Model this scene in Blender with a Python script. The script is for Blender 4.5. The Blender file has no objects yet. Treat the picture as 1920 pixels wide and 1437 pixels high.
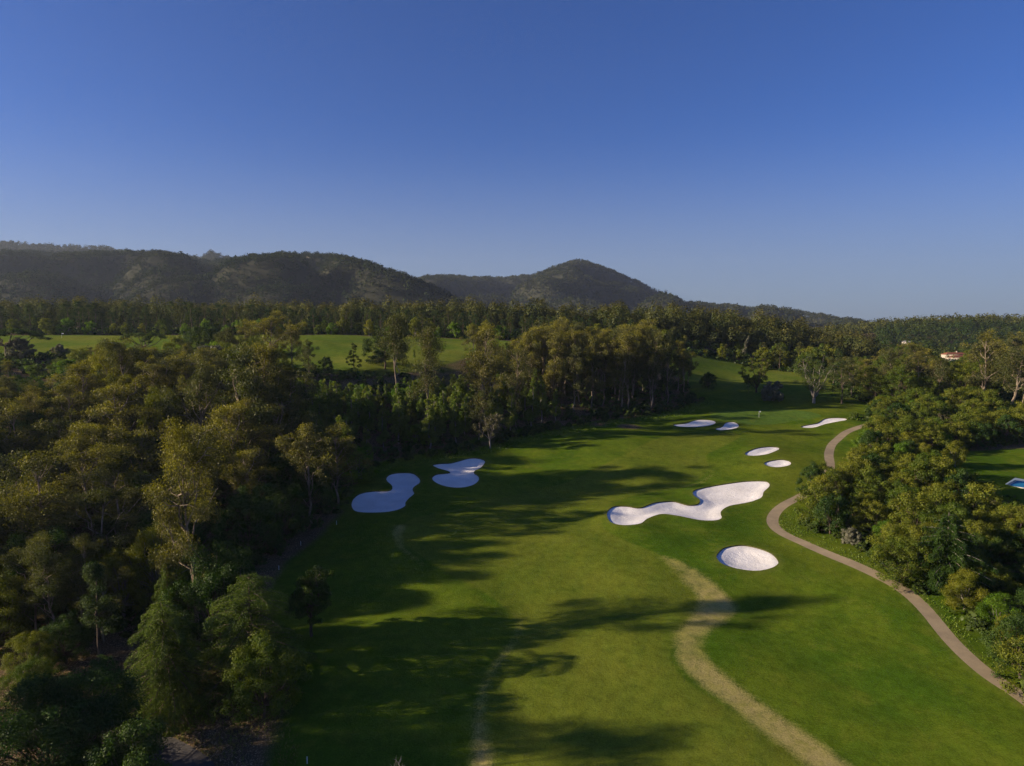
import bpy, math, random
import numpy as np
from mathutils import Vector
from mathutils.geometry import delaunay_2d_cdt
# ------------------------------------------------------------------ camera, sky, sun, exposure
F = 1300.0; CX, CY = 960.0, 718.5; HOR = 612.0; CAMZ = 50.0
PITCH = math.atan((CY - HOR) / F)
SUN_EL = 17.8; SUN_ROT = -97.0
scene = bpy.context.scene
COL = scene.collection
cam = bpy.data.cameras.new('camera'); cam.sensor_width = 36; cam.lens = 36 * F / 1920
cam.clip_start = .5; cam.clip_end = 40000
camo = bpy.data.objects.new('camera', cam); COL.objects.link(camo)
camo.location = (0, 0, CAMZ); camo.rotation_euler = (math.pi / 2 - PITCH, 0, 0); scene.camera = camo
world = bpy.data.worlds.new('World'); scene.world = world; world.use_nodes = True
wn = world.node_tree; bg = wn.nodes['Background']
sky = wn.nodes.new('ShaderNodeTexSky'); sky.sky_type = 'NISHITA'; sky.sun_disc = False
sky.sun_elevation = math.radians(SUN_EL); sky.sun_rotation = math.radians(SUN_ROT)
sky.altitude = 120; sky.air_density = 1.0; sky.dust_density = 0.8; sky.ozone_density = 3.0
hsv = wn.nodes.new('ShaderNodeHueSaturation'); hsv.inputs['Saturation'].default_value = 1.0
wn.links.new(sky.outputs[0], hsv.inputs['Color']); tint = wn.nodes.new('ShaderNodeMixRGB'); tint.blend_type = 'MULTIPLY'; tint.inputs[0].default_value = 1; tint.inputs[2].default_value = (.29, .455, .88, 1)
wn.links.new(hsv.outputs[0], tint.inputs[1]); tcw = wn.nodes.new('ShaderNodeTexCoord'); sxw = wn.nodes.new('ShaderNodeSeparateXYZ'); wn.links.new(tcw.outputs['Generated'], sxw.inputs[0])
mrw = wn.nodes.new('ShaderNodeMapRange'); mrw.inputs[1].default_value = -.02; mrw.inputs[2].default_value = .30; mrw.inputs[3].default_value = .62; mrw.inputs[4].default_value = 0; mrw.interpolation_type = 'SMOOTHERSTEP'; wn.links.new(sxw.outputs[2], mrw.inputs[0])
hzw = wn.nodes.new('ShaderNodeMixRGB'); hzw.inputs[2].default_value = (2.3, 2.6, 3.2, 1); wn.links.new(mrw.outputs[0], hzw.inputs[0]); wn.links.new(tint.outputs[0], hzw.inputs[1]); wn.links.new(hzw.outputs[0], bg.inputs[0]); bg.inputs[1].default_value = .074
sl = bpy.data.lights.new('sun', 'SUN'); sl.energy = 5.0; sl.angle = math.radians(.5); sl.color = (1, .84, .62)
so = bpy.data.objects.new('sun', sl); COL.objects.link(so)
_e, _a = math.radians(SUN_EL), math.radians(SUN_ROT)
SUNV = Vector((math.sin(_a) * math.cos(_e), math.cos(_a) * math.cos(_e), math.sin(_e)))
so.rotation_euler = SUNV.to_track_quat('Z', 'Y').to_euler()
scene.view_settings.view_transform = 'Standard'; scene.view_settings.look = 'None'
scene.view_settings.exposure = .85; scene.view_settings.gamma = 1
cy = scene.cycles; cy.max_bounces = 6; cy.diffuse_bounces = 3; cy.glossy_bounces = 2; cy.transmission_bounces = 4
cy.volume_bounces = 0; cy.transparent_max_bounces = 4; cy.caustics_reflective = False; cy.caustics_refractive = False
cy.use_denoising = True; cy.denoiser = 'OPENIMAGEDENOISE'; cy.denoising_input_passes = 'RGB_ALBEDO_NORMAL'; cy.denoising_prefilter = 'NONE'; cy.use_adaptive_sampling = True; cy.adaptive_threshold = .02
# ------------------------------------------------------------------ lie of the land
def sst(a,b,v):
    t=np.clip((v-a)/(b-a),0,1); return t*t*(3-2*t)
NEARE=([-900,-200,0,640,900,1100,1280,1400,1500,1580,1650,1750,2600],[545,551,556,563,569,579,588,597,606,620,636,650,655])
RIGHTE=([1300,1500,1600,1650,1700,1760,1840,1920,2100,2600],[650,632,617,611,607,604,601,603,606,612])
_r=np.random.RandomState(5); _w=[(_r.uniform(0,6.28),_r.uniform(0,6.28),L,a) for L,a in ((90,.9),(61,.7),(43,.45),(29,.38),(21,.27),(14,.12))]
def und(x,y):
    z=0
    for th,ph,L,a in _w: z=z+a*np.sin((x*math.cos(th)+y*math.sin(th))*2*math.pi/L+ph)
    return z
def hs(x,y):
    x=np.asarray(x,float); y=np.asarray(y,float)
    yc=np.maximum(y,-60)
    ys=np.where(yc<280,yc,280+90*(1-np.exp(-(np.maximum(yc,280)-280)/90)))
    z=-7+.1*ys
    s=-(x+20)*.703+(y-185)*.711
    z=z+(16.5*sst(8,85,s)+.03*np.clip(s-85,0,100))*sst(60,160,y)
    px=CX+F*x/np.maximum(y,1)
    zf=CAMZ-(np.interp(px,*NEARE)-HOR)/F*620-28
    w=sst(400,600,y)*(1-sst(650,1050,y)); z=z*(1-w)+w*zf
    zr=CAMZ-(np.interp(px,*RIGHTE)-HOR)/F*1000-13
    w=sst(650,950,y)*(1-sst(1050,1700,y)); z=np.where(px>1300,z*(1-w)+w*zr,z)
    z=z+und(x,y)*.55*(1-.8*sst(300,500,np.hypot(x,y)))
    return z
def ray(px,py):
    c,s=math.cos(PITCH),math.sin(PITCH); a=(px-CX)/F; b=(CY-py)/F
    return np.array([a,c+b*s,-s+b*c])
def at(px,py,tmax=1500):
    d=ray(px,py); t=np.arange(30,tmax,.5)
    p=d[None]*t[:,None]; z=CAMZ+p[:,2]; g=z-hs(p[:,0],p[:,1])
    i=np.argmax(g<0)
    if g[i]>=0: i=len(t)-1
    if i>0:
        k=g[i-1]/(g[i-1]-g[i]); q=p[i-1]+(p[i]-p[i-1])*k
    else: q=p[i]
    return (float(q[0]),float(q[1]))

def P(pts): return [at(a, b) for a, b in pts]
def C3(pts, sx, ox, oy): return [(ox + a / sx, oy + b / sx) for a, b in pts]
def smooth_loop(pts, step=.6, closed=True):
    """Catmull-Rom through pts, resampled about every step metres."""
    n = len(pts); out = []
    rng_ = range(n if closed else n - 1)
    for i in rng_:
        if closed: p = [np.array(pts[(i + k - 1) % n]) for k in range(4)]
        else: p = [np.array(pts[min(max(i + k - 1, 0), n - 1)]) for k in range(4)]
        m = max(1, int(np.linalg.norm(p[2] - p[1]) / step))
        for j in range(m):
            t = j / m
            out.append(.5 * ((2 * p[1]) + (p[2] - p[0]) * t + (2 * p[0] - 5 * p[1] + 4 * p[2] - p[3]) * t * t + (3 * p[1] - p[0] - 3 * p[2] + p[3]) * t ** 3))
    if not closed: out.append(np.array(pts[-1]))
    return np.array(out)
def inside(x, y, poly):
    x = np.asarray(x, float); y = np.asarray(y, float); c = np.zeros(x.shape, bool)
    px, py = poly[:, 0], poly[:, 1]; qx, qy = np.roll(px, -1), np.roll(py, -1)
    for a, b, e, f in zip(px, py, qx, qy):
        if b == f: continue
        m = ((b > y) != (f > y)) & (x < (e - a) * (y - b) / (f - b) + a); c ^= m
    return c
def segdist(x, y, poly, closed=True):
    x = np.asarray(x, float); y = np.asarray(y, float); d = np.full(x.shape, 1e9)
    n = len(poly); m = n if closed else n - 1
    for i in range(m):
        a = poly[i]; b = poly[(i + 1) % n]; v = b - a; L = v @ v + 1e-9
        t = np.clip(((x - a[0]) * v[0] + (y - a[1]) * v[1]) / L, 0, 1)
        d = np.minimum(d, (x - a[0] - t * v[0]) ** 2 + (y - a[1] - t * v[1]) ** 2)
    return np.sqrt(d)
def sdist(x, y, poly):
    """positive inside"""
    d = segdist(x, y, poly); return np.where(inside(x, y, poly), d, -d)

# ---- outlines read off the place (image coordinates are projected on the ground once; everything is then in metres)
BK = {
 'kidney': C3([(297,385),(310,350),(350,322),(420,310),(500,308),(525,295),(520,275),(497,255),(493,235),(515,215),(570,206),(640,210),(675,235),(680,262),(650,285),(640,300),(648,325),(620,350),(600,375),(597,395),(560,415),(500,428),(430,432),(350,430),(310,418)],2.994,560,820),
 'boot': C3([(752,163),(790,155),(850,152),(900,140),(950,126),(1000,124),(1040,135),(1045,150),(1020,180),(990,195),(985,208),(1008,225),(1010,250),(980,275),(920,290),(850,288),(790,272),(755,250),(752,230),(775,215),(820,210),(850,205),(830,195),(780,180)],2.994,560,820),
 'large': [(1138,965),(1150,953),(1175,952),(1200,955),(1230,945),(1262,943),(1290,950),(1308,948),(1312,940),(1300,931),(1302,922),(1325,916),(1360,910),(1400,905),(1435,905),(1443,913),(1432,925),(1428,935),(1410,943),(1370,951),(1352,962),(1353,974),(1340,979),(1310,978),(1270,970),(1240,967),(1215,975),(1200,985),(1170,988),(1145,982)],
 'oval': C3([(118,385),(150,352),(210,338),(270,338),(340,355),(395,380),(425,415),(420,435),(390,452),(330,465),(270,463),(200,450),(145,430),(120,405)],2.676,1300,900),
 'upper': C3([(525,785),(535,772),(590,752),(650,746),(690,750),(692,762),(650,780),(600,790),(550,792)],2.667,1200,560),
 'lower': C3([(620,832),(640,820),(700,811),(745,818),(755,832),(740,842),(690,850),(645,845)],2.667,1200,560),
 'beside': C3([(805,645),(850,635),(885,628),(920,608),(970,601),(1025,603),(1032,612),(1000,618),(930,632),(880,648),(830,652)],2.667,1200,560),
 'farleft': C3([(168,635),(230,628),(280,612),(340,611),(375,618),(372,632),(330,643),(270,648),(190,645)],2.667,1200,560),
 'farright': C3([(378,655),(410,645),(430,625),(470,622),(492,635),(488,650),(450,660),(400,664)],2.667,1200,560),
}
BUNK = {k: smooth_loop(P(v), .5) for k, v in BK.items()}
PL = C3([(1659,1130),(1560,1075),(1470,1015),(1400,955),(1340,895),(1280,840),(1230,780),(1180,710),(1120,640),(1060,585),(990,535),(900,480),(800,437),(700,395),(600,355),(500,305),(420,270),(375,235),(363,205),(375,165),(410,130),(470,95),(525,75)],2.676,1300,900)
PR = C3([(1659,1060),(1570,1000),(1500,955),(1430,900),(1350,825),(1290,760),(1230,685),(1160,610),(1090,545),(1000,500),(900,450),(800,405),(700,370),(600,325),(500,280),(450,250),(430,225),(430,195),(450,160),(500,125),(540,105)],2.676,1300,900)
def centre(L, Rr):
    L = smooth_loop(P(L), 1, False); Rr = smooth_loop(P(Rr), 1, False)
    out = []
    for p in L[::4]:
        q = Rr[np.argmin(((Rr - p) ** 2).sum(1))]; out.append((p + q) / 2)
    return out
pc = centre(PL, PR)
u0 = (pc[0] - pc[4]); u0 = u0 / np.linalg.norm(u0)
pc = [pc[0] + u0 * 30, pc[0] + u0 * 14] + pc
up = P([(1545,905),(1556,875),(1554,852),(1560,834),(1577,818),(1597,806)])
pc = pc[:-1] + [np.array(q) for q in up] + [np.array(q) for q in P([(1618, 799), (1645, 793), (1680, 790)])]
PATHC = smooth_loop(pc, 1.2, False)
for _ in range(3): PATHC[1:-1] = (PATHC[:-2] + 2 * PATHC[1:-1] + PATHC[2:]) / 4
def ribbon(c, w):
    t = np.gradient(c, axis=0); t /= np.linalg.norm(t, axis=1)[:, None]; nn = np.stack([-t[:, 1], t[:, 0]], 1)
    return np.concatenate([c + nn * w / 2, (c - nn * w / 2)[::-1]])
PATHP = ribbon(PATHC, 2.45)
LANEC = smooth_loop([np.array(q) for q in ((-30.5, 55), (-31.5, 63), (-34, 70), (-36, 74.3), (-44.5, 79.4), (-53.5, 82.2), (-63, 83.5))], 1.2, False)
LANEP = ribbon(LANEC, 4.6)
FAIR = smooth_loop(P([(885,1437),(895,1350),(925,1275),(972,1195),(955,1150),(905,1110),(830,1070),(775,1035),(748,1005),(765,975),(850,955),(905,940),(980,925),(1060,905),(1110,882),(1180,848),(1225,825),(1290,810),(1350,812),(1390,818),(1330,850),(1328,880),(1300,905),(1200,928),(1140,950),(1130,985),(1160,1008),(1240,1042),(1300,1110),(1330,1150),(1262,1212),(1275,1262),(1360,1325),(1470,1395),(1530,1437)]) + [(28, 60), (-8, 60)], 1.5)
GREEN = smooth_loop(P([(1330,783),(1350,772),(1400,768),(1470,768),(1530,775),(1540,783),(1490,790),(1430,797),(1380,795)]), 1.5)
BAND1 = smooth_loop(P([(1235,1040),(1262,1078),(1300,1120),(1290,1150),(1260,1185),(1256,1215),(1268,1248),(1310,1290),(1355,1322),(1425,1378),(1500,1437)]) + [(36, 62), (46, 62)] + P([(1610,1437),(1530,1380),(1470,1340),(1400,1290),(1345,1245),(1325,1215),(1338,1188),(1372,1165),(1388,1138),(1345,1092),(1290,1055)]), 1.2)
BAND2 = smooth_loop(P([(970,1150),(976,1190),(945,1240),(918,1285),(908,1340),(930,1437)]) + [(-2, 60), (-6, 60)] + P([(878,1437),(886,1340),(905,1275),(938,1225),(966,1188)]), 1.0)
BAND3 = smooth_loop(P([(740,985),(738,1008),(756,1035),(795,1060),(760,1030),(752,1008),(762,985)]), .8)
BAND4 = smooth_loop(P([(1322,868),(1332,880),(1318,898),(1270,913),(1195,926),(1262,918),(1325,905),(1340,882)]), .9)
TURF = np.array(P([(500,1437),(520,1370),(548,1300),(520,1200),(500,1120),(540,1050),(600,1005),(645,960),(600,930),(640,890),(700,868),(780,852),(850,838),(930,812),(1000,795),(1100,792),(1200,782),(1292,757),(1292,702),(1330,688),(1420,690),(1500,700),(1560,720),(1600,760)]) + [(135, 285), (160, 240), (120, 200), (100, 165)] + P([(1520,955),(1620,1000),(1720,1065),(1820,1130),(1890,1190),(1990,1300)]) + [(80, 70), (70, 40), (-20, 40), (-25, 60)])
LAWN = smooth_loop([(112, 176), (120, 196), (150, 205), (175, 190), (165, 165), (130, 158), (112, 164)], 2)
FIELD = smooth_loop([(-262, 300), (-262, 345), (-170, 352), (-90, 362), (-40, 356), (0, 345), (0, 318), (-20, 285), (-38, 262), (-58, 246), (-90, 248), (-130, 250), (-200, 262), (-250, 275)], 3)
RFIELD = smooth_loop([(80, 285), (78, 352), (100, 372), (150, 368), (165, 310), (140, 280), (105, 275)], 2)
POOLC = np.array([(123.2, 170.6), (130.0, 176.6), (138.9, 168.6), (131.9, 162.2)])

def bunker_fields(x, y):
    """raised lips round every bunker; hollow inside"""
    lip = np.zeros(np.shape(x)); sdm = np.full(np.shape(x), -1e3)
    for k, L in BUNK.items():
        m = (x > L[:, 0].min() - 9) & (x < L[:, 0].max() + 9) & (y > L[:, 1].min() - 9) & (y < L[:, 1].max() + 9)
        if not m.any(): continue
        s = np.full(np.shape(x), -1e3); s[m] = sdist(x[m], y[m], L)
        sdm = np.maximum(sdm, s)
    sdm = np.maximum(sdm, -50)
    return sdm
def ground_z(x, y, sd=None):
    z = hs(x, y)
    if sd is None: sd = bunker_fields(np.atleast_1d(np.asarray(x, float)), np.atleast_1d(np.asarray(y, float)))
    z = z + .35 * np.exp(-(np.minimum(sd, 0) / 3.0) ** 2) * (sd < 0) + .35 * (sd >= 0)
    return z
def gz(x, y): return float(ground_z(np.array([x]), np.array([y]))[0])

# ------------------------------------------------------------------ materials
def newmat(name):
    m = bpy.data.materials.new(name); m.use_nodes = True; m.node_tree.nodes.clear(); return m, m.node_tree
def N(t, kind, **kw):
    n = t.nodes.new(kind)
    for k, v in kw.items():
        if hasattr(n, k): setattr(n, k, v)
        else: n.inputs[k].default_value = v
    return n
def math_(t, op, a, b=None, c=None, clamp=False):
    n = t.nodes.new('ShaderNodeMath'); n.operation = op; n.use_clamp = clamp
    for i, v in enumerate((a, b, c)):
        if v is None: continue
        if isinstance(v, (int, float)): n.inputs[i].default_value = v
        else: t.links.new(v, n.inputs[i])
    return n.outputs[0]
def mix_(t, f, a, b, mode='MIX'):
    n = t.nodes.new('ShaderNodeMixRGB'); n.blend_type = mode
    for i, v in enumerate((f, a, b)):
        if isinstance(v, (int, float)): n.inputs[i].default_value = v
        elif isinstance(v, tuple): n.inputs[i].default_value = (*v, 1)
        else: t.links.new(v, n.inputs[i])
    return n.outputs[0]
def noise_(t, vec, scale, detail=3, rough=.55, out=0):
    n = t.nodes.new('ShaderNodeTexNoise'); n.inputs['Scale'].default_value = scale; n.inputs['Detail'].default_value = detail; n.inputs['Roughness'].default_value = rough
    t.links.new(vec, n.inputs['Vector']); return n.outputs[out]
def ramp_(t, v, lo, hi):
    n = t.nodes.new('ShaderNodeMapRange'); n.inputs[1].default_value = lo; n.inputs[2].default_value = hi; n.interpolation_type = 'SMOOTHSTEP'
    t.links.new(v, n.inputs[0]); return n.outputs[0]
def attr_(t, name):
    n = t.nodes.new('ShaderNodeAttribute'); n.attribute_name = name; return n.outputs['Fac']
def pos_(t): return t.nodes.new('ShaderNodeNewGeometry').outputs['Position']
def bump_(t, h, strength, dist):
    n = t.nodes.new('ShaderNodeBump'); n.inputs['Strength'].default_value = strength; n.inputs['Distance'].default_value = dist
    t.links.new(h, n.inputs['Height']); return n.outputs[0]
def finish(t, col, rough=.9, normal=None, spec=.2, trans=None):
    p = t.nodes.new('ShaderNodeBsdfPrincipled'); p.inputs['Roughness'].default_value = rough; p.inputs['Specular IOR Level'].default_value = spec
    if isinstance(col, tuple): p.inputs['Base Color'].default_value = (*col, 1)
    else: t.links.new(col, p.inputs['Base Color'])
    if normal is not None: t.links.new(normal, p.inputs['Normal'])
    o = t.nodes.new('ShaderNodeOutputMaterial'); t.links.new(p.outputs[0], o.inputs[0]); return p

def mat_leaf(name, a, b, tip=None, tipamt=0., scale=.35, transl=.3, gloss=.015, rnd=.6):
    m, t = newmat(name)
    oi = t.nodes.new('ShaderNodeObjectInfo'); pos = pos_(t)
    cv = attr_(t, 'cv'); nz = noise_(t, pos, scale, 2)
    f = math_(t, 'ADD', math_(t, 'MULTIPLY', oi.outputs['Random'], rnd), math_(t, 'MULTIPLY', cv, .45))
    f = math_(t, 'ADD', f, math_(t, 'MULTIPLY_ADD', nz, 1.3, -.85), clamp=True)
    col = mix_(t, f, a, b)
    if tip:
        tp = attr_(t, 'tip'); n2 = noise_(t, pos, .22, 2)
        g = math_(t, 'MULTIPLY', ramp_(t, tp, .45, .95), ramp_(t, math_(t, 'ADD', n2, math_(t, 'MULTIPLY', oi.outputs['Random'], .35)), .52, .85))
        col = mix_(t, math_(t, 'MULTIPLY', g, tipamt), col, tip)
    v = math_(t, 'MULTIPLY_ADD', cv, .7, .62)
    vc = t.nodes.new('ShaderNodeCombineColor')
    for i in range(3): t.links.new(v, vc.inputs[i])
    col = mix_(t, 1., col, vc.outputs[0], 'MULTIPLY')
    d = t.nodes.new('ShaderNodeBsdfDiffuse'); tr = t.nodes.new('ShaderNodeBsdfTranslucent'); g = t.nodes.new('ShaderNodeBsdfGlossy'); g.inputs['Roughness'].default_value = .5
    g.inputs['Color'].default_value = (.8, .8, .75, 1)
    t.links.new(col, d.inputs[0]); tc = mix_(t, 1., col, (1.25, 1.35, .6), 'MULTIPLY'); t.links.new(tc, tr.inputs[0])
    m1 = t.nodes.new('ShaderNodeMixShader'); m1.inputs[0].default_value = transl; t.links.new(d.outputs[0], m1.inputs[1]); t.links.new(tr.outputs[0], m1.inputs[2])
    m2 = t.nodes.new('ShaderNodeMixShader'); m2.inputs[0].default_value = gloss; t.links.new(m1.outputs[0], m2.inputs[1]); t.links.new(g.outputs[0], m2.inputs[2])
    o = t.nodes.new('ShaderNodeOutputMaterial'); t.links.new(m2.outputs[0], o.inputs[0]); return m
def mat_bark(name, a, b, sc=1.2):
    m, t = newmat(name); pos = pos_(t)
    mp = t.nodes.new('ShaderNodeMapping'); mp.inputs['Scale'].default_value = (3, 3, .5); t.links.new(pos, mp.inputs[0])
    n = noise_(t, mp.outputs[0], sc, 4); finish(t, mix_(t, ramp_(t, n, .35, .65), a, b), .9, bump_(t, n, .5, .05)); return m
M = {}
M['euc'] = mat_leaf('eucalyptus_leaf', (.066, .078, .018), (.135, .110, .032), (.24, .21, .012), .85, gloss=.02)
M['euc_green'] = mat_leaf('young_eucalyptus_leaf', (.115, .175, .022), (.185, .205, .035), (.20, .20, .02), .5, gloss=.02, transl=.42)
M['pine'] = mat_leaf('pine_needle', (.028, .056, .014), (.088, .105, .024), None, gloss=.01, transl=.2)
M['pine_far'] = mat_leaf('distant_conifer_needle', (.028, .052, .014), (.105, .105, .028), (.16, .13, .03), .6, scale=.05, gloss=.01, transl=.2)
M['stone'] = mat_leaf('umbrella_pine_needle', (.05, .08, .018), (.10, .12, .022), None, gloss=.01, transl=.2)
M['cedar'] = mat_leaf('cedar_needle', (.085, .125, .018), (.150, .180, .026), None, gloss=.01, transl=.3, rnd=.3)
M['oak'] = mat_leaf('evergreen_leaf', (.068, .110, .009), (.150, .155, .014), (.20, .19, .015), .6, scale=.5, gloss=.015)
M['oak_dark'] = mat_leaf('dark_evergreen_leaf', (.032, .068, .010), (.070, .105, .014), None, gloss=.015)
M['spring'] = mat_leaf('spring_leaf', (.09, .17, .008), (.17, .23, .014), None, transl=.4)
M['yellow'] = mat_leaf('yellow_green_leaf', (.13, .15, .010), (.22, .19, .015), None, transl=.35)
M['grey'] = mat_leaf('grey_leaf', (.14, .14, .09), (.19, .17, .115), None, transl=.2)
M['twig'] = mat_leaf('twiggy_leaf', (.08, .085, .034), (.13, .105, .055), None, transl=.2)
M['hill'] = mat_leaf('hillside_leaf', (.025, .040, .017), (.066, .062, .027), None, scale=.012, gloss=0, transl=.15)
M['hill_near'] = mat_leaf('near_hill_leaf', (.034, .058, .016), (.105, .098, .028), (.15, .13, .02), .4, scale=.025, gloss=0, transl=.2)
M['under'] = mat_leaf('undergrowth_leaf', (.035, .065, .012), (.09, .12, .016), None, scale=.15, transl=.25)
M['bark_pale'] = mat_bark('pale_smooth_bark', (.29, .225, .165), (.12, .09, .06))
M['bark'] = mat_bark('brown_bark', (.14, .10, .075), (.07, .05, .036))
M['bark_grey'] = mat_bark('grey_bark', (.28, .25, .21), (.15, .12, .10))
M['dead'] = mat_bark('dead_wood', (.45, .38, .30), (.28, .22, .17))

def mat_ground():
    m, t = newmat('ground_cover'); pos = pos_(t)
    n1 = noise_(t, pos, .06, 4, .6); n2 = noise_(t, pos, .6, 4, .65); n3 = noise_(t, pos, 4.5, 3, .7); n4 = noise_(t, pos, .018, 3)
    wob = math_(t, 'MULTIPLY_ADD', n2, 2.4, -1.2); wob2 = math_(t, 'MULTIPLY_ADD', n3, 1.0, -.5)
    # rough: the longer, deeper green turf
    rough = mix_(t, ramp_(t, n1, .35, .68), (.052, .100, .007), (.096, .134, .010))
    rough = mix_(t, math_(t, 'MULTIPLY', ramp_(t, n4, .45, .7), .55), rough, (.145, .155, .016))
    fair = mix_(t, ramp_(t, n1, .3, .7), (.112, .136, .014), (.146, .156, .019))
    # mowing passes run up the fairway
    sx = t.nodes.new('ShaderNodeSeparateXYZ'); t.links.new(pos, sx.inputs[0])
    st = math_(t, 'SINE', math_(t, 'ADD', math_(t, 'MULTIPLY_ADD', sx.outputs[0], 1.45, 0), math_(t, 'MULTIPLY', sx.outputs[1], -.45)))
    fair = mix_(t, math_(t, 'MULTIPLY', ramp_(t, st, -.35, .35), .16), fair, (.085, .125, .018))
    col = mix_(t, ramp_(t, math_(t, 'ADD', attr_(t, 'fair'), math_(t, 'MULTIPLY', wob, .12)), -.5, .7), rough, mix_(t, .72, rough, fair))
    green = mix_(t, ramp_(t, n1, .3, .7), (.075, .13, .02), (.085, .14, .022))
    col = mix_(t, ramp_(t, attr_(t, 'green'), -.2, .5), col, green)
    fieldc = mix_(t, ramp_(t, noise_(t, pos, .03, 4), .35, .65), (.085, .130, .016), (.145, .160, .024))
    col = mix_(t, ramp_(t, math_(t, 'ADD', attr_(t, 'field'), wob), -2, 2), col, fieldc)
    # bleached dry turf
    dryc = mix_(t, ramp_(t, n2, .3, .7), (.46, .36, .135), (.27, .235, .06))
    dd = math_(t, 'ADD', math_(t, 'ADD', attr_(t, 'dry'), math_(t, 'MULTIPLY_ADD', wob, .9, -.75)), math_(t, 'MULTIPLY', wob2, 2.2))
    col = mix_(t, math_(t, 'MULTIPLY', ramp_(t, dd, -.9, 1.3), ramp_(t, math_(t, 'ADD', n1, math_(t, 'MULTIPLY', n2, .5)), .35, .85)), col, dryc)
    # worn rim round the bunkers
    rim = mix_(t, ramp_(t, n3, .3, .7), (.16, .15, .04), (.10, .12, .02))
    rr = math_(t, 'ADD', attr_(t, 'rim'), math_(t, 'MULTIPLY', wob, .7))
    col = mix_(t, math_(t, 'MULTIPLY', ramp_(t, rr, -1.6, .4), .6), col, rim)
    n5 = noise_(t, pos, .22, 5, .7)
    col = mix_(t, math_(t, 'MULTIPLY', ramp_(t, n5, .5, .68), .42), col, (.135, .150, .016)); col = mix_(t, math_(t, 'MULTIPLY', ramp_(t, n5, .46, .32), .40), col, (.042, .080, .007))
    # bare earth and leaf litter
    soil = mix_(t, ramp_(t, n2, .35, .65), (.15, .10, .055), (.07, .055, .03))
    soil = mix_(t, ramp_(t, n3, .52, .7), soil, (.33, .245, .15))
    soil = mix_(t, ramp_(t, n1, .5, .75), soil, (.05, .07, .014))
    col = mix_(t, ramp_(t, math_(t, 'ADD', attr_(t, 'soil'), math_(t, 'ADD', wob, wob2)), -1.2, 1.4), col, soil)
    v = math_(t, 'MULTIPLY_ADD', ramp_(t, math_(t, 'ADD', math_(t, 'MULTIPLY', n3, .6), math_(t, 'MULTIPLY', n2, .4)), .32, .68), .62, .68); vc = t.nodes.new('ShaderNodeCombineColor')
    for i in range(3): t.links.new(v, vc.inputs[i])
    col = mix_(t, 1., col, vc.outputs[0], 'MULTIPLY')
    h = math_(t, 'ADD', math_(t, 'MULTIPLY', n3, .5), n2)
    finish(t, col, 1., bump_(t, h, .55, .16), 0.); return m
M['ground'] = mat_ground()
def mat_sand():
    m, t = newmat('white_sand'); pos = pos_(t)
    a = noise_(t, pos, 1.1, 5, .6); b = noise_(t, pos, 5, 4, .7); c = noise_(t, pos, .25, 3)
    col = mix_(t, ramp_(t, c, .3, .7), (.80, .755, .715), (.71, .665, .62)); col = mix_(t, math_(t, 'MULTIPLY', ramp_(t, b, .55, .75), .35), col, (.60, .54, .48))
    finish(t, col, .95, bump_(t, math_(t, 'ADD', a, math_(t, 'MULTIPLY', b, .5)),   .55, .2), 0.); return m
M['sand'] = mat_sand()
def mat_path(name, a, b, c):
    m, t = newmat(name); pos = pos_(t); n = noise_(t, pos, .35, 5, .65); n2 = noise_(t, pos, 9, 3, .7)
    col = mix_(t, ramp_(t, n, .3, .7), a, b); col = mix_(t, math_(t, 'MULTIPLY', ramp_(t, n2, .5, .7), .5), col, c)
    finish(t, col, .9, bump_(t, n2, .3, .03), .2); return m
M['path'] = mat_path('worn_path_surface', (.34, .262, .16), (.26, .20, .125), (.18, .14, .09))
M['lane'] = mat_path('asphalt', (.085, .075, .068), (.065, .058, .052), (.04, .036, .032))
def plain(name, col, rough=.6, spec=.3, var=.15):
    m, t = newmat(name); n = noise_(t, pos_(t), 1.5, 4)
    finish(t, mix_(t, ramp_(t, n, .3, .7), col, tuple(c * (1 - var) for c in col)), rough, None, spec); return m
M['white'] = plain('white_paint', (.80, .79, .76)); M['rock'] = plain('granite', (.40, .33, .26), .9, .2, .4)
M['tile'] = plain('terracotta', (.27, .105, .065), .9, .1, .35); M['render'] = plain('pale_render', (.50, .43, .35), .9)
M['dark_glass'] = plain('window_glass', (.03, .035, .04), .15, .6); M['coping'] = plain('stone_coping', (.62, .56, .47), .8)
M['soil_wall'] = plain('bunker_face_turf', (.09, .085, .025), .95, .1, .5); M['blue'] = plain('pool_lining', (.02, .22, .42), .5)
M['grey_roof'] = plain('weathered_roof', (.30, .28, .27), .9)
def mat_water():
    m, t = newmat('pool_water'); p = finish(t, (.015, .20, .42), .25, bump_(t, noise_(t, pos_(t), 1.5, 3), .15, .05), .25); return m
M['water'] = mat_water()

# ------------------------------------------------------------------ mesh plumbing
def mesh(name, v, f, mat, smooth=False, attrs=None):
    """v (n,3); f (m,3|4) array or list of index tuples"""
    me = bpy.data.meshes.new(name); v = np.asarray(v, np.float32)
    if isinstance(f, np.ndarray):
        k = f.shape[1]; me.vertices.add(len(v)); me.vertices.foreach_set('co', v.ravel())
        me.loops.add(f.size); me.loops.foreach_set('vertex_index', f.ravel().astype(np.int32))
        me.polygons.add(len(f)); me.polygons.foreach_set('loop_start', np.arange(0, f.size, k, dtype=np.int32))
        me.polygons.foreach_set('loop_total', np.full(len(f), k, np.int32)); me.update(calc_edges=True)
    else:
        me.from_pydata([tuple(map(float, p)) for p in v], [], f); me.update()
    for k, a in (attrs or {}).items():
        at_ = me.attributes.new(k, 'FLOAT', 'POINT'); at_.data.foreach_set('value', np.asarray(a, np.float32))
    if smooth: me.polygons.foreach_set('use_smooth', np.ones(len(me.polygons), bool))
    me.materials.append(mat); return me
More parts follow.
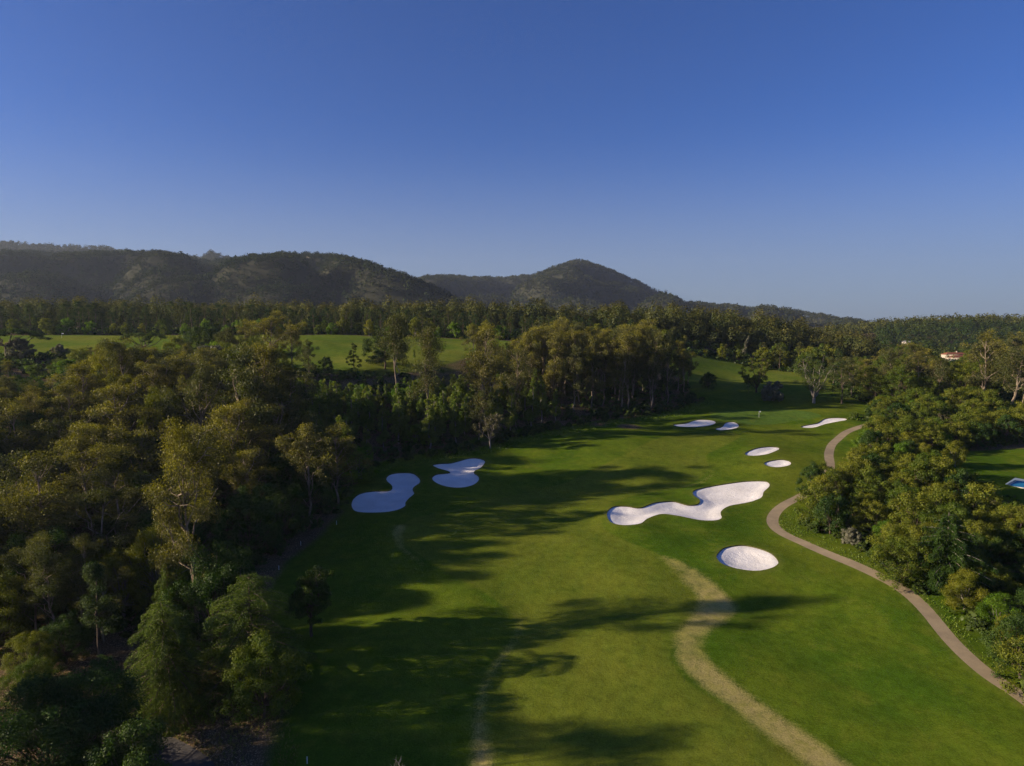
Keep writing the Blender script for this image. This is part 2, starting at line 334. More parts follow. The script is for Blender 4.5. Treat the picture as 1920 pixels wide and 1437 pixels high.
def obj(name, me, parent=None):
    o = bpy.data.objects.new(name, me); COL.objects.link(o)
    if parent is not None: o.parent = parent
    return o
def tag(o, label=None, cat=None, group=None, kind=None):
    for k, v in (('label', label), ('category', cat), ('group', group), ('kind', kind)):
        if v: o[k] = v
    return o
def root(name, loc=(0, 0, 0)):
    o = bpy.data.objects.new(name, None); o.empty_display_size = .5; o.location = loc; COL.objects.link(o); return o

# ------------------------------------------------------------------ the ground
def build_ground():
    th = []; a = 0.
    cuts = list(np.linspace(-40, 40, 223))
    rs = 52 * 1.0112 ** np.arange(0, 172)
    R0, R1 = rs[0], rs[-1]
    rng = np.random.RandomState(1)
    A, Rr = np.meshgrid(np.radians(cuts), rs); X = Rr * np.sin(A); Y = Rr * np.cos(A)
    inner = np.zeros(X.shape, bool); inner[1:-1, 1:-1] = True
    X = X + np.where(inner, rng.uniform(-.25, .25, X.shape) * Rr * .006, 0); Y = Y + np.where(inner, rng.uniform(-.25, .25, X.shape) * Rr * .011, 0)
    loops = [BUNK[k] for k in BUNK] + [PATHP, LANEP, np.array(POOLC)]
    loops = [L for L in loops]
    gx, gy, bd = X.ravel(), Y.ravel(), (~inner).ravel()
    keep = np.ones(len(gx), bool)
    for L in loops:
        m = (gx > L[:, 0].min() - 1) & (gx < L[:, 0].max() + 1) & (gy > L[:, 1].min() - 1) & (gy < L[:, 1].max() + 1)
        kk = np.ones(len(gx), bool); kk[m] = segdist(gx[m], gy[m], L) > .22; keep &= kk | bd
    nr, nc = X.shape; idx = np.arange(nr * nc).reshape(nr, nc)
    ring = list(idx[0, :]) + list(idx[1:, -1]) + list(idx[-1, -2::-1]) + list(idx[-2:0:-1, 0])
    new = -np.ones(len(gx), int); new[keep] = np.arange(keep.sum())
    pts = [Vector((a, b)) for a, b in zip(gx[keep], gy[keep])]
    edges = [(int(new[ring[i]]), int(new[ring[(i + 1) % len(ring)]])) for i in range(len(ring))]
    # finer points inside the bunkers
    for k in BUNK:
        L = BUNK[k]; xs = np.arange(L[:, 0].min(), L[:, 0].max(), .55); ys = np.arange(L[:, 1].min(), L[:, 1].max(), .55)
        a, b = np.meshgrid(xs, ys); a = a.ravel() + rng.uniform(-.15, .15, a.size); b = b.ravel() + rng.uniform(-.15, .15, b.size)
        s = sdist(a, b, L) > .3; pts += [Vector((p, q)) for p, q in zip(a[s], b[s])]
    base = len(pts)
    for L in loops:
        o = len(pts); L2 = L; inr = (np.hypot(L2[:, 0], L2[:, 1]) > R0) | True
        pts += [Vector((float(p), float(q))) for p, q in L2]; edges += [(o + i, o + (i + 1) % len(L2)) for i in range(len(L2))]
    V, E_, Fa, _, _, _ = delaunay_2d_cdt(pts, edges, [], 0, 1e-4)
    V = np.array([(p.x, p.y) for p in V]); Fa = np.array([tuple(f) for f in Fa if len(f) == 3])
    c = V[Fa].mean(1); ringp = np.array([(gx[i], gy[i]) for i in ring])
    ok = inside(c[:, 0], c[:, 1], ringp); Fa = Fa[ok]; c = c[ok]
    cls = np.zeros(len(Fa), int); names = list(BUNK)
    for i, k in enumerate(names): cls[inside(c[:, 0], c[:, 1], BUNK[k])] = 10 + i
    cls[inside(c[:, 0], c[:, 1], PATHP)] = 1; cls[inside(c[:, 0], c[:, 1], LANEP)] = 2
    cls[inside(c[:, 0], c[:, 1], POOLC)] = 3
    sd = bunker_fields(V[:, 0], V[:, 1]); Z = ground_z(V[:, 0], V[:, 1], sd)
    v3 = np.column_stack([V, Z])
    def sub(mask):
        f = Fa[mask]; u, inv = np.unique(f, return_inverse=True); return u, inv.reshape(f.shape)
    # outer plain rings
    parts = [(v3[sub(cls == 0)[0]], sub(cls == 0)[1])]
    bi = np.arange(nr * nc).reshape(nr, nc)
    def grid(AA, RR):
        x = RR * np.sin(AA); y = RR * np.cos(AA); z = hs(x, y); n1, n2 = x.shape
        i = np.arange(n1 * n2).reshape(n1, n2); q = np.stack([i[:-1, :-1], i[:-1, 1:], i[1:, 1:], i[1:, :-1]], -1).reshape(-1, 4)
        tri = np.concatenate([q[:, [0, 2, 1]], q[:, [0, 3, 2]]]); return np.column_stack([x.ravel(), y.ravel(), z.ravel()]), tri
    full = np.concatenate([np.arange(-180, -40, 4.), np.array(cuts), np.arange(44, 180.1, 4.)])
    rout = np.concatenate([[R1], R1 * 1.03 ** np.arange(1, 50), R1 * 1.03 ** 49 * 1.35 ** np.arange(1, 9)])
    parts.append(grid(*np.meshgrid(np.radians(np.array(cuts)), rout)))
    side = rs[::4] if (len(rs) - 1) % 4 == 0 else np.append(rs[::4], rs[-1])
    side = rs
    rall = np.concatenate([[R0 * .02, R0 * .5], side, rout[1:]])
    wide = np.concatenate([np.arange(40, 320, 5.), [320.]])
    parts.append(grid(*np.meshgrid(np.radians(wide), rall)))
    parts.append(grid(*np.meshgrid(np.radians(np.array(cuts)), np.array([R0 * .02, R0 * .5, R0]))))
    vv = []; ff = []; o = 0
    for v, f in parts: vv.append(v); ff.append(f + o); o += len(v)
    vv = np.concatenate(vv); ff = np.concatenate(ff)
    # orient faces up
    p = vv[ff]; nz = np.cross(p[:, 1] - p[:, 0], p[:, 2] - p[:, 0])[:, 2]; ff[nz < 0] = ff[nz < 0][:, ::-1]
    x, y = vv[:, 0], vv[:, 1]; near = np.hypot(x, y) < 700
    def field(poly, default=-20.):
        r = np.full(len(x), default); m = near & (x > poly[:, 0].min() - 15) & (x < poly[:, 0].max() + 15) & (y > poly[:, 1].min() - 15) & (y < poly[:, 1].max() + 15)
        r[m] = np.clip(sdist(x[m], y[m], poly), -20, 20); return r
    turf = field(TURF); fld = np.maximum(field(FIELD), field(RFIELD)); lawn = field(LAWN)
    soil = -np.maximum(np.maximum(turf, fld), lawn)
    for (px, py, r) in ((905, 833, 2.6), (885, 840, 2.6), (930, 826, 2.2), (1275, 742, 3.5), (1300, 752, 4), (640, 905, 4), (1180, 800, 4), (1120, 796, 3.5), (1060, 795, 3.)):
        q = at(px, py); soil = np.maximum(soil, r - np.hypot(x - q[0], (y - q[1]) * 1.1))
    soil = np.maximum(soil, 5.5 - segdist(x, y, LANEC, False))
    dry = np.maximum.reduce([field(BAND1), field(BAND2) + .35, field(BAND3) + .5, field(BAND4)])
    sdb = np.full(len(x), -20.); m = near & (y > 40) & (y < 330) & (np.abs(x) < 160); sdb[m] = np.clip(bunker_fields(x[m], y[m]), -20, 20)
    dedge = np.where(near, -np.abs(segdist(x, y, PATHC, False) - 1.5), -20)
    rim = np.maximum(sdb, dedge - .3)
    me = mesh('ground', vv, ff, M['ground'], True, {'fair': field(FAIR), 'green': field(GREEN), 'field': fld, 'dry': dry, 'rim': rim, 'soil': soil})
    tag(obj('ground', me), 'rolling turf of mown and rough green grass with bleached strips and soil under trees', kind='structure')
    for code, nm, mt in ((1, 'cart_path', 'path'), (2, 'lane', 'lane')):
        u, f = sub(cls == code); p = v3[u]; q = p[f]; s = np.cross(q[:, 1] - q[:, 0], q[:, 2] - q[:, 0])[:, 2]; f[s < 0] = f[s < 0][:, ::-1]
        tag(obj(nm, mesh(nm, p, f, M[mt], True)), {'cart_path': 'narrow tan path winding up the grass', 'lane': 'dark asphalt lane curving under the trees'}[nm], kind='structure')
    LB = {'kidney': 'white sand bunker shaped like a footprint, lying in shade nearest the dark wood', 'boot': 'heart shaped white sand bunker below the lone twiggy tree',
          'large': 'largest white sand bunker, a long winding arm widening beside the fairway', 'oval': 'plain oval white sand bunker alone by the bend of the tan path',
          'upper': 'small flat white bunker, the higher of two between fairway and path', 'lower': 'small round white bunker just below its flat neighbour',
          'beside': 'slim curved white bunker beside the tan path near the far green', 'farleft': 'long shaded white bunker near the far green under the tall trees',
          'farright': 'short teardrop white bunker in tree shade next to the flagged green'}
    for i, k in enumerate(names):
        u, f = sub(cls == 10 + i); p = v3[u].copy(); s = np.maximum(sd[u], 0)
        onb = s < .02
        dep = .20 + .42 * sst(0, 3.5, s); p[:, 2] -= dep
        q = p[f]; nn = np.cross(q[:, 1] - q[:, 0], q[:, 2] - q[:, 0])[:, 2]; f[nn < 0] = f[nn < 0][:, ::-1]
        r = tag(root('sand_bunker', (0, 0, 0)), LB[k], 'bunker', 'white sand bunkers round the fairway')
        c0 = BUNK[k].mean(0); zc = gz(*c0); r.location = (c0[0], c0[1], zc)
        p = p - np.array([c0[0], c0[1], zc])
        obj('sand', mesh('sand', p, f, M['sand'], True), r)
        L = BUNK[k]; n = len(L); zt = ground_z(L[:, 0], L[:, 1], np.zeros(n)) + .02
        top = np.column_stack([L, zt]) - np.array([c0[0], c0[1], zc]); bot = top.copy(); bot[:, 2] -= .4
        j = np.arange(n); j2 = (j + 1) % n; q = np.stack([j, j2, j2 + n, j + n], 1)
        obj('turf_lip', mesh('turf_lip', np.concatenate([top, bot]), q, M['soil_wall'], True), r)
build_ground()

# ------------------------------------------------------------------ hills beyond
def hill(name, prof, depth, y0, zb, treeh, back, seed, label, spur=1.):
    """a hill range whose crest runs at depth[px]; y0 the foot"""
    rng = np.random.RandomState(seed)
    pxs = np.arange(prof[0][0], prof[0][-1] + 1, 6.); ts = np.linspace(0, 1.35, 70)
    PX, T = np.meshgrid(pxs, ts); yr = np.interp(PX, *depth); Ey = np.interp(PX, *prof) + .8 * np.sin(PX * .11 + seed) + .6 * np.sin(PX * .27 + 2 * seed) + .45 * np.sin(PX * .61)
    zr = CAMZ - (Ey - HOR) / F * yr - treeh
    Y = y0 + (yr - y0) * T; X = (PX - CX) / F * Y
    f = np.where(T < 1, (T * (2 - T)) * .55 + .45 * T ** 1.4, 1 - (T - 1) * 1.2)
    n = 0
    for i in range(9):
        th = rng.uniform(0, 3.14); L = rng.uniform(90, 520); n = n + np.abs(np.sin((X * math.cos(th) + Y * math.sin(th)) * math.pi / L + rng.uniform(0, 6))) * L * .05
    n = n - n.mean(); env = np.clip(T * (1 - T) * 4, 0, 1) ** .8
    Z = zb + (zr - zb) * f + n * env * spur
    # nothing on the slope may stand above the crest line
    lim = CAMZ + (zr - CAMZ) / yr * Y - 4 * (1 - T); Z = np.where(T < 1, np.minimum(Z, lim), Z)
    nr, nc = X.shape; i = np.arange(nr * nc).reshape(nr, nc)
    q = np.stack([i[:-1, :-1], i[:-1, 1:], i[1:, 1:], i[1:, :-1]], -1).reshape(-1, 4)
    o = obj(name, mesh(name, np.column_stack([X.ravel(), Y.ravel(), Z.ravel()]), q, M['hillsoil'], True)); tag(o, label, kind='structure')
    return PX, T, X, Y, Z
def tufts(P3, R3, n, size, rng, out=.75, upb=.25):
    """P3 centres, R3 radii (k,3): n leaf clumps on every crown"""
    k = len(P3); c = np.repeat(P3, n, 0); r = np.repeat(R3, n, 0); m = len(c)
    d = rng.normal(size=(m, 3)); d[:, 2] = np.abs(d[:, 2]) * 1.1 - .35; d /= np.linalg.norm(d, axis=1)[:, None]
    p = c + d * r * rng.uniform(.65, 1.05, (m, 1))
    nn = out * d + (1 - out) * rng.normal(size=(m, 3)); nn[:, 2] += upb; nn /= np.linalg.norm(nn, axis=1)[:, None]
    t = np.cross(nn, rng.normal(size=(m, 3))); t /= np.linalg.norm(t, axis=1)[:, None]; b = np.cross(nn, t)
    s = (np.repeat(size, n) if np.ndim(size) else size) * rng.uniform(.6, 1.4, m); s = s[:, None] if np.ndim(s) else s
    v = np.stack([p + t * s, p + b * s * .8, p - t * s, p - b * s * .8], 1).reshape(-1, 3)
    cvk = rng.uniform(0, 1, k); cv = np.repeat(np.clip(np.repeat(cvk, n) * .6 + rng.uniform(0, .4, m), 0, 1), 4)
    tip = np.repeat(np.clip(d[:, 2], 0, 1), 4)
    return v, np.arange(len(v)).reshape(-1, 4), {'cv': cv, 'tip': tip}
M['hillsoil'] = plain('hillside_soil', (.045, .045, .025), .95, .1, .4)
def cover(name, H5, spacing, crown, n, size, mat, label, seed, tmax=1.03, pxr=(-120, 2060)):
    PX, T, X, Y, Z = H5; rng = np.random.RandomState(seed); nr, nc = X.shape
    a = X[:-1, :-1]; area = np.abs((X[:-1, 1:] - a) * (Y[1:, :-1] - Y[:-1, :-1])); area = np.where((T[:-1, :-1] < tmax) & (PX[:-1, :-1] > pxr[0]) & (PX[:-1, :-1] < pxr[1]), area, 0)
    # facing test: skip slopes turned well away from the place
    k = rng.poisson(area / spacing ** 2); ii, jj = np.nonzero(k); rep = k[ii, jj]; ii = np.repeat(ii, rep); jj = np.repeat(jj, rep)
    u = rng.uniform(size=len(ii)); w = rng.uniform(size=len(ii))
    def bl(A): return A[ii, jj] * (1 - u) * (1 - w) + A[ii, jj + 1] * u * (1 - w) + A[ii + 1, jj] * (1 - u) * w + A[ii + 1, jj + 1] * u * w
    x, y, z = bl(X), bl(Y), bl(Z)
    s = np.clip(rng.lognormal(0, .28, len(x)), .5, 1.6) * crown
    P3 = np.column_stack([x, y, z + s * .75]); R3 = np.column_stack([s * .55, s * .55, s * .75])
    v, f, at_ = tufts(P3, R3, n, s * size, rng)
    o = obj(name, mesh(name, v, f, M[mat], False, at_)); tag(o, label, kind='stuff'); return o

DA = ([-300, 0, 400, 700, 800, 960], [2000, 1950, 1750, 1550, 1500, 1400])
HA = hill('hills', ([-300, -100, 60, 130, 200, 260, 330, 400, 440, 480, 540, 620, 680, 740, 790, 840, 880, 960],
                    [474, 476, 474, 478, 476, 474, 477, 490, 488, 483, 478, 479, 491, 511, 529, 552, 575, 620]), DA, 950, 25, 9, .2, 3, 'forested hills with a rocky crest on the left', 3.4)
HA0 = hill('far_ridge', ([-300, 0, 60, 150, 215, 250, 340, 385, 402, 420, 445, 520, 640], [462, 455, 461, 465, 466, 475, 486, 484, 473, 481, 490, 500, 530]),
           ([-300, 700], [2700, 2600]), 1900, 60, 8, .2, 7, 'hazy wooded ridge with a small rocky peak behind the left hills', .4)
HB = hill('mountain', ([700, 790, 830, 850, 900, 960, 1010, 1050, 1070, 1082, 1105, 1150, 1200, 1250, 1280, 1330, 1400, 1430, 1470, 1530, 1600, 1650, 1700, 1800, 2100],
                       [530, 523, 519, 521, 524, 523, 516, 500, 493, 491, 496, 513, 533, 554, 569, 573, 578, 577, 581, 592, 603, 611, 617, 622, 630]),
          ([700, 1080, 1500, 2100], [2900, 3200, 2600, 2300]), 1500, 25, 9, .2, 11, 'wooded mountain with a rounded summit falling away to the right', 3.)
cover('hillside_forest', HA, 6.2, 6.6, 24, .145, 'hill', 'unbroken dark forest covering the left hills', 21)
cover('ridge_forest', HA0, 9.5, 8.5, 10, .24, 'hill', 'hazy forest on the far ridge behind the left hills', 22)
cover('mountain_forest', HB, 8.6, 8.4, 20, .16, 'hill', 'unbroken forest covering the rounded mountain', 23)

# ------------------------------------------------------------------ tree kinds
def unit(a): return a / (np.linalg.norm(a, axis=-1, keepdims=True) + 1e-9)
def tube(pts, rad, sides=6):
    pts = np.asarray(pts, float); n = len(pts); t = unit(np.gradient(pts, axis=0)); ref = np.array([.31, .95, .05])
    a = unit(np.cross(t, ref)); b = np.cross(t, a); an = np.arange(sides) * 2 * math.pi / sides
    v = pts[:, None] + (np.cos(an)[None, :, None] * a[:, None] + np.sin(an)[None, :, None] * b[:, None]) * np.asarray(rad)[:, None, None]
    i = np.arange(n - 1)[:, None] * sides; j = np.arange(sides)[None]; j2 = (j + 1) % sides
    f = np.stack([i + j, i + j2, i + sides + j2, i + sides + j], -1).reshape(-1, 4); return v.reshape(-1, 3), f
class TB:
    def __init__(s): s.v = []; s.f = []; s.n = 0
    def add(s, v, f): s.v.append(v); s.f.append(f + s.n); s.n += len(v)
    def tube(s, p, r, k=6): s.add(*tube(p, r, k))
    def limb(s, a, b, r0, r1, rng, sag=0., k=5, n=6, wob=.05):
        a = np.array(a, float); b = np.array(b, float); t = np.linspace(0, 1, n)[:, None]; L = np.linalg.norm(b - a)
        p = a + (b - a) * t; p[:, 2] += (sag * L * np.sin(math.pi * t[:, 0])); p[1:-1] += rng.normal(size=(n - 2, 3)) * L * wob
        s.tube(p, np.linspace(r0, r1, n), k); return p
    def out(s): return np.concatenate(s.v), np.concatenate(s.f)
def leafset(C, R3, n, size, rng, out=.6, asp=.55, droop=0., up=.15, hmax=None, shell=2.4):
    C = np.asarray(C, float); R3 = np.asarray(R3, float)
    if R3.ndim == 1: R3 = np.stack([R3, R3, R3 * .8], 1)
    vol = (R3.prod(1) ** (1 / 3)) ** 2; n_i = np.maximum(3, (n * vol / vol.mean()).astype(int)); idx = np.repeat(np.arange(len(C)), n_i); m = len(idx)
    d = unit(rng.normal(size=(m, 3))); r = rng.uniform(size=(m, 1)) ** (1 / shell); p = C[idx] + d * r * R3[idx] * (1 + .12 * rng.normal(size=(m, 1)))
    nn = unit(out * d + (1 - out) * unit(rng.normal(size=(m, 3))) + np.array([0, 0, up]))
    t = unit(np.cross(nn, rng.normal(size=(m, 3))))
    if droop: t = unit(t * (1 - droop) + np.array([0, 0, -1.]) * droop); nn = unit(np.cross(t, rng.normal(size=(m, 3)) * .6 + np.cross(nn, t)))
    b = np.cross(nn, t); s = size * rng.uniform(.6, 1.45, (m, 1))
    v = np.stack([p + t * s * .5, p + b * s * asp * .5, p - t * s * .5, p - b * s * asp * .5], 1).reshape(-1, 3)
    H_ = hmax or C[:, 2].max(); ck = rng.uniform(size=len(C))
    cv = np.clip(ck[idx] * .55 + rng.uniform(size=m) * .45, 0, 1); tip = np.clip(.5 * (p[:, 2] / H_) + .35 * r[:, 0] + .25 * d[:, 2], 0, 1)
    return v, np.arange(len(v)).reshape(-1, 4), {'cv': np.repeat(cv, 4), 'tip': np.repeat(tip, 4)}
def join_leaf(sets):
    v = []; f = []; a = {'cv': [], 'tip': []}; o = 0
    for V_, F_, A_ in sets: v.append(V_); f.append(F_ + o); o += len(V_); a['cv'].append(A_['cv']); a['tip'].append(A_['tip'])
    return np.concatenate(v), np.concatenate(f), {k: np.concatenate(x) for k, x in a.items()}

def k_euc(h, rng, q, spread=.2, low=.32, limbs=8, bare=False, trunk=1.):
    """tall open gum tree: pale forking trunk, domed drooping clumps"""
    tb = TB(); lean = rng.normal(size=2) * .035 * h; n = 9; t = np.linspace(0, 1, n)
    tp = np.column_stack([lean[0] * t ** 1.5, lean[1] * t ** 1.5, t * h * .86]); tp[1:, :2] += rng.normal(size=(n - 1, 2)) * .008 * h
    r0 = (.010 * h + .08) * trunk; tb.tube(tp, np.linspace(r0, .05, n), 7)
    C = []; Rr = []
    for i in range(limbs):
        f0 = rng.uniform(low * .85, .72); a = i * 2.4 + rng.uniform(-.5, .5); ht = min(.98, f0 + rng.uniform(.16, .36)); rad = spread * h * rng.uniform(.5, 1.1) * (1.15 - .5 * max(0, ht - .6) / .4)
        s = np.array([np.interp(f0 * h, tp[:, 2], tp[:, j]) for j in range(3)]); e = s * [1, 1, 0] + np.array([math.cos(a) * rad, math.sin(a) * rad, ht * h * .97])
        L = tb.limb(s, e, r0 * .42, .035, rng, .06)
        for k in range(rng.randint(3, 6)):
            b = L[rng.randint(2, 6)]; c = b + rng.normal(size=3) * [.055 * h, .055 * h, .035 * h]; tb.limb(b, c, .05, .02, rng, .05, 4, 3)
            C.append(c); Rr.append(h * rng.uniform(.038, .072))
    for k in range(7):
        c = tp[-1] + rng.normal(size=3) * [.045 * h, .045 * h, .04 * h] + [0, 0, .03 * h]; tb.limb(tp[-2], c, .06, .02, rng, 0, 4, 3); C.append(c); Rr.append(h * rng.uniform(.04, .065))
    C = np.array(C); Rr = np.array(Rr); R3 = np.stack([Rr * 1.1, Rr * 1.1, Rr * .95], 1)
    lf = leafset(C, R3, int(185 * q[0] * (.4 if bare else 1)), q[1] * 1.1, rng, .5, .42, .45, .1, h)
    return tb.out(), lf
def k_column(h, rng, q, w=.13):
    """slender young gum: leafy nearly to the ground, pointed"""
    tb = TB(); n = 7; t = np.linspace(0, 1, n); tp = np.column_stack([rng.normal(size=n) * .012 * h, rng.normal(size=n) * .012 * h, t * h * .95]); tp[0, :2] = 0
    tb.tube(tp, np.linspace(.012 * h + .02, .02, n), 6); C = []; Rr = []
    for i in range(34):
        f = rng.uniform(.14, .97); rr = w * h * (1.05 - f) ** .6 * min(1, f * 4) * rng.uniform(.5, 1.0); a = rng.uniform(0, 6.28)
        b = np.array([np.interp(f * h, tp[:, 2], tp[:, j]) for j in range(3)]); c = b + [math.cos(a) * rr, math.sin(a) * rr, .03 * h]
        if i % 2: tb.limb(b - [0, 0, .06 * h * f], c, .03, .012, rng, .0, 4, 3)
        C.append(c); Rr.append(h * rng.uniform(.05, .08) * (1.15 - .75 * f))
    C = np.array(C); Rr = np.array(Rr); return tb.out(), leafset(C, np.stack([Rr, Rr, Rr * 1.35], 1), int(110 * q[0]), q[1] * .9, rng, .5, .5, .4, .1, h)
def k_umbrella(h, rng, q, w=.5):
    tb = TB(); fk = .42 * h; r0 = .022 * h + .1
    tb.limb((0, 0, 0), (rng.normal() * .02 * h, 0, fk), r0, r0 * .75, rng, 0, 7, 6, .015); C = []; Rr = []
    for i in range(11):
        a = i * 2.4 + rng.uniform(-.3, .3); rad = w * h * (.35 + .6 * (i / 10.)); e = np.array([math.cos(a) * rad, math.sin(a) * rad, h * (.86 - .13 * (rad / (w * h)) ** 2)])
        L = tb.limb((0, 0, fk), e, r0 * .5, .06, rng, -.06)
        for k in range(7):
            c = e + rng.normal(size=3) * [.085 * h, .085 * h, .0]; rr_ = math.hypot(c[0], c[1]); c[2] = h * (.90 - .16 * (rr_ / (w * h)) ** 2) + rng.normal() * .008 * h
            tb.limb(L[4], c, .05, .02, rng, 0, 4, 3); C.append(c); Rr.append(h * rng.uniform(.065, .095))
    C = np.array(C); Rr = np.array(Rr); return tb.out(), leafset(C, np.stack([Rr * 1.25, Rr * 1.25, Rr * .62], 1), int(230 * q[0]), q[1] * .8, rng, .6, .45, 0, .3, h)
def k_pine(h, rng, q, w=.2, low=.38, cone=.5):
    tb = TB(); lean = rng.normal(size=2) * .02 * h; tp = tb.limb((0, 0, 0), (lean[0], lean[1], h * .95), .012 * h + .06, .04, rng, 0, 7, 8, .006); C = []; Rr = []
    for i in range(44):
        f = low + (.97 - low) * rng.uniform() ** .85; g = (f - low) / (1 - low); rad = w * h * (math.sin(math.pi * min(1, .25 + g * .75)) * (1 - cone) + (1 - g) * cone + .06) * rng.uniform(.45, 1.)
        a = i * 2.4; b = np.array([np.interp(f * h - rad * .25, tp[:, 2], tp[:, j]) for j in range(3)]); c = b + [math.cos(a) * rad, math.sin(a) * rad, rad * .3]
        if i % 2: tb.limb(b, c, .05, .02, rng, .05, 4, 4)
        C.append(c); Rr.append(h * rng.uniform(.038, .06))
    C = np.array(C); Rr = np.array(Rr); return tb.out(), leafset(C, np.stack([Rr * 1.15, Rr * 1.15, Rr * .8], 1), int(120 * q[0]), q[1] * .9, rng, .55, .3, 0, .35, h)
def k_round(h, rng, q, w=.5, low=.1, nc=60, cs=.13, wob=.22, trunk=True, leafasp=.6, dens=1.):
    """broad evergreen: billowing clumps over a short trunk"""
    tb = TB(); C = []; Rr = []; r0 = .02 * h + .05
    fk = h * max(.12, low + .08); tb.limb((0, 0, -.1), (0, 0, fk), r0, r0 * .8, rng, 0, 6, 4, .02)
    lobes = [(rng.uniform(0, 6.28), rng.uniform(.3, 1.)) for _ in range(5)]
    for i in range(nc):
        g = rng.uniform() ** .8; a = i * 2.4 + rng.uniform(-.3, .3); prof = math.sqrt(max(.02, 1 - (2 * max(g, .08) - .85) ** 2 / 1.45))
        rad = w * h * prof * (rng.uniform(.72, 1.) if i % 4 else rng.uniform(.1, .6)) * (1 + wob * math.sin(a * 2 + lobes[0][0]) * .6 + wob * math.sin(a * 3 + g * 5 + lobes[1][0]) * .5)
        c = np.array([math.cos(a) * rad, math.sin(a) * rad, h * (low + (.93 - low) * g) * (1 + .06 * math.sin(a * 2 + lobes[2][0]))])
        if i % 3 == 0: tb.limb((0, 0, fk * .95), c * [.9, .9, .95], r0 * .4, .025, rng, .0, 4, 4)
        C.append(c); Rr.append(h * cs * rng.uniform(.65, 1.25))
    C = np.array(C); Rr = np.array(Rr); return tb.out(), leafset(C, np.stack([Rr, Rr, Rr * .85], 1), int(150 * q[0] * dens * 60 / nc), q[1] * .8, rng, .6, leafasp, 0, .2, h)
def k_cedar(h, rng, q, w=.42, tiers=11, droop=.28, lean=0., top=1., pw=.72):
    """tiered conifer with drooping sprays"""
    tb = TB(); tb.limb((0, 0, 0), (lean * h, 0, h * .99), .014 * h + .06, .02, rng, 0, 7, 8, .004); sets = []
    nb = 0
    for i in range(tiers):
        f = .10 + .84 * (i / (tiers - 1)) ** .92; rad = w * h * (1 - f) ** pw * top * min(1, .75 + f * 1.4) + .02 * h
        for k in range(max(5, int(10 - 4 * f))):
            a = k * 2 * math.pi / max(5, int(10 - 4 * f)) + i * 1.1 + rng.uniform(-.25, .25); L = rad * rng.uniform(.72, 1.12); z0 = f * h + rng.normal() * .012 * h
            m = 7; t = np.linspace(0, 1, m); dirv = np.array([math.cos(a), math.sin(a), 0]); p = dirv * (L * t)[:, None] + [lean * f * h, 0, z0]; p[:, 2] += L * (.22 * t - (droop + .22) * t ** 2.1)
            tb.tube(p, np.linspace(.012 * h * (1 - f) + .02, .012, m), 4)
            cnt = int(520 * q[0] * (L / (w * h)) ** 1.3 + 25); tt = rng.uniform(.12, 1.04, cnt); lat = rng.normal(size=cnt) * .17 * L * np.sin(np.clip(tt, 0, 1) * math.pi * .82 + .35)
            side = np.array([-math.sin(a), math.cos(a), 0]); c = np.stack([np.interp(tt, t, p[:, j]) for j in range(3)], 1) + side * lat[:, None]
            c[:, 2] += rng.normal(size=cnt) * .010 * h - np.abs(lat) * .35 - rng.exponential(.012 * h, cnt) * (tt > .5)
            tv = unit(dirv * .75 + side * np.sign(lat)[:, None] * .5 + np.array([0, 0, -.45]) * tt[:, None] + rng.normal(size=(cnt, 3)) * .25)
            nn = unit(np.array([0, 0, .9]) + dirv * .5 + rng.normal(size=(cnt, 3)) * .5); b = unit(np.cross(nn, tv)); s = q[1] * 1.0 * rng.uniform(.6, 1.4, (cnt, 1))
            v = np.stack([c + tv * s * .6, c + b * s * .14, c - tv * s * .5, c - b * s * .14], 1).reshape(-1, 3); cvv = np.repeat(np.clip(rng.uniform(0, .6) + rng.uniform(0, .4, cnt), 0, 1), 4)
            sets.append((v, np.arange(len(v)).reshape(-1, 4), {'cv': cvv, 'tip': np.repeat(tt * .5, 4)}))
    return tb.out(), join_leaf(sets)
def k_sparse(h, rng, q, w=.36, dens=.5):
    """thin crowned tree whose grey branches show"""
    tb = TB(); r0 = .02 * h + .04; fk = .28 * h; tb.limb((0, 0, 0), (0, 0, fk), r0, r0 * .8, rng, 0, 6, 4, .02); C = []; Rr = []
    for i in range(12):
        a = i * 2.4; g = rng.uniform(.35, 1.); e = np.array([math.cos(a) * w * h * (1.15 - g * .7), math.sin(a) * w * h * (1.15 - g * .7), h * (.3 + .66 * g)])
        L = tb.limb((0, 0, fk * rng.uniform(.8, 1.)), e, r0 * .45, .02, rng, .05)
        for k in range(6):
            b = L[rng.randint(2, 6)]; c = b + rng.normal(size=3) * .075 * h; tb.limb(b, c, .03, .01, rng, .1, 4, 4); C.append(c); Rr.append(h * rng.uniform(.05, .085))
    C = np.array(C); Rr = np.array(Rr); return tb.out(), leafset(C, Rr, int(90 * q[0] * dens), q[1] * .75, rng, .4, .5, .2, .1, h)
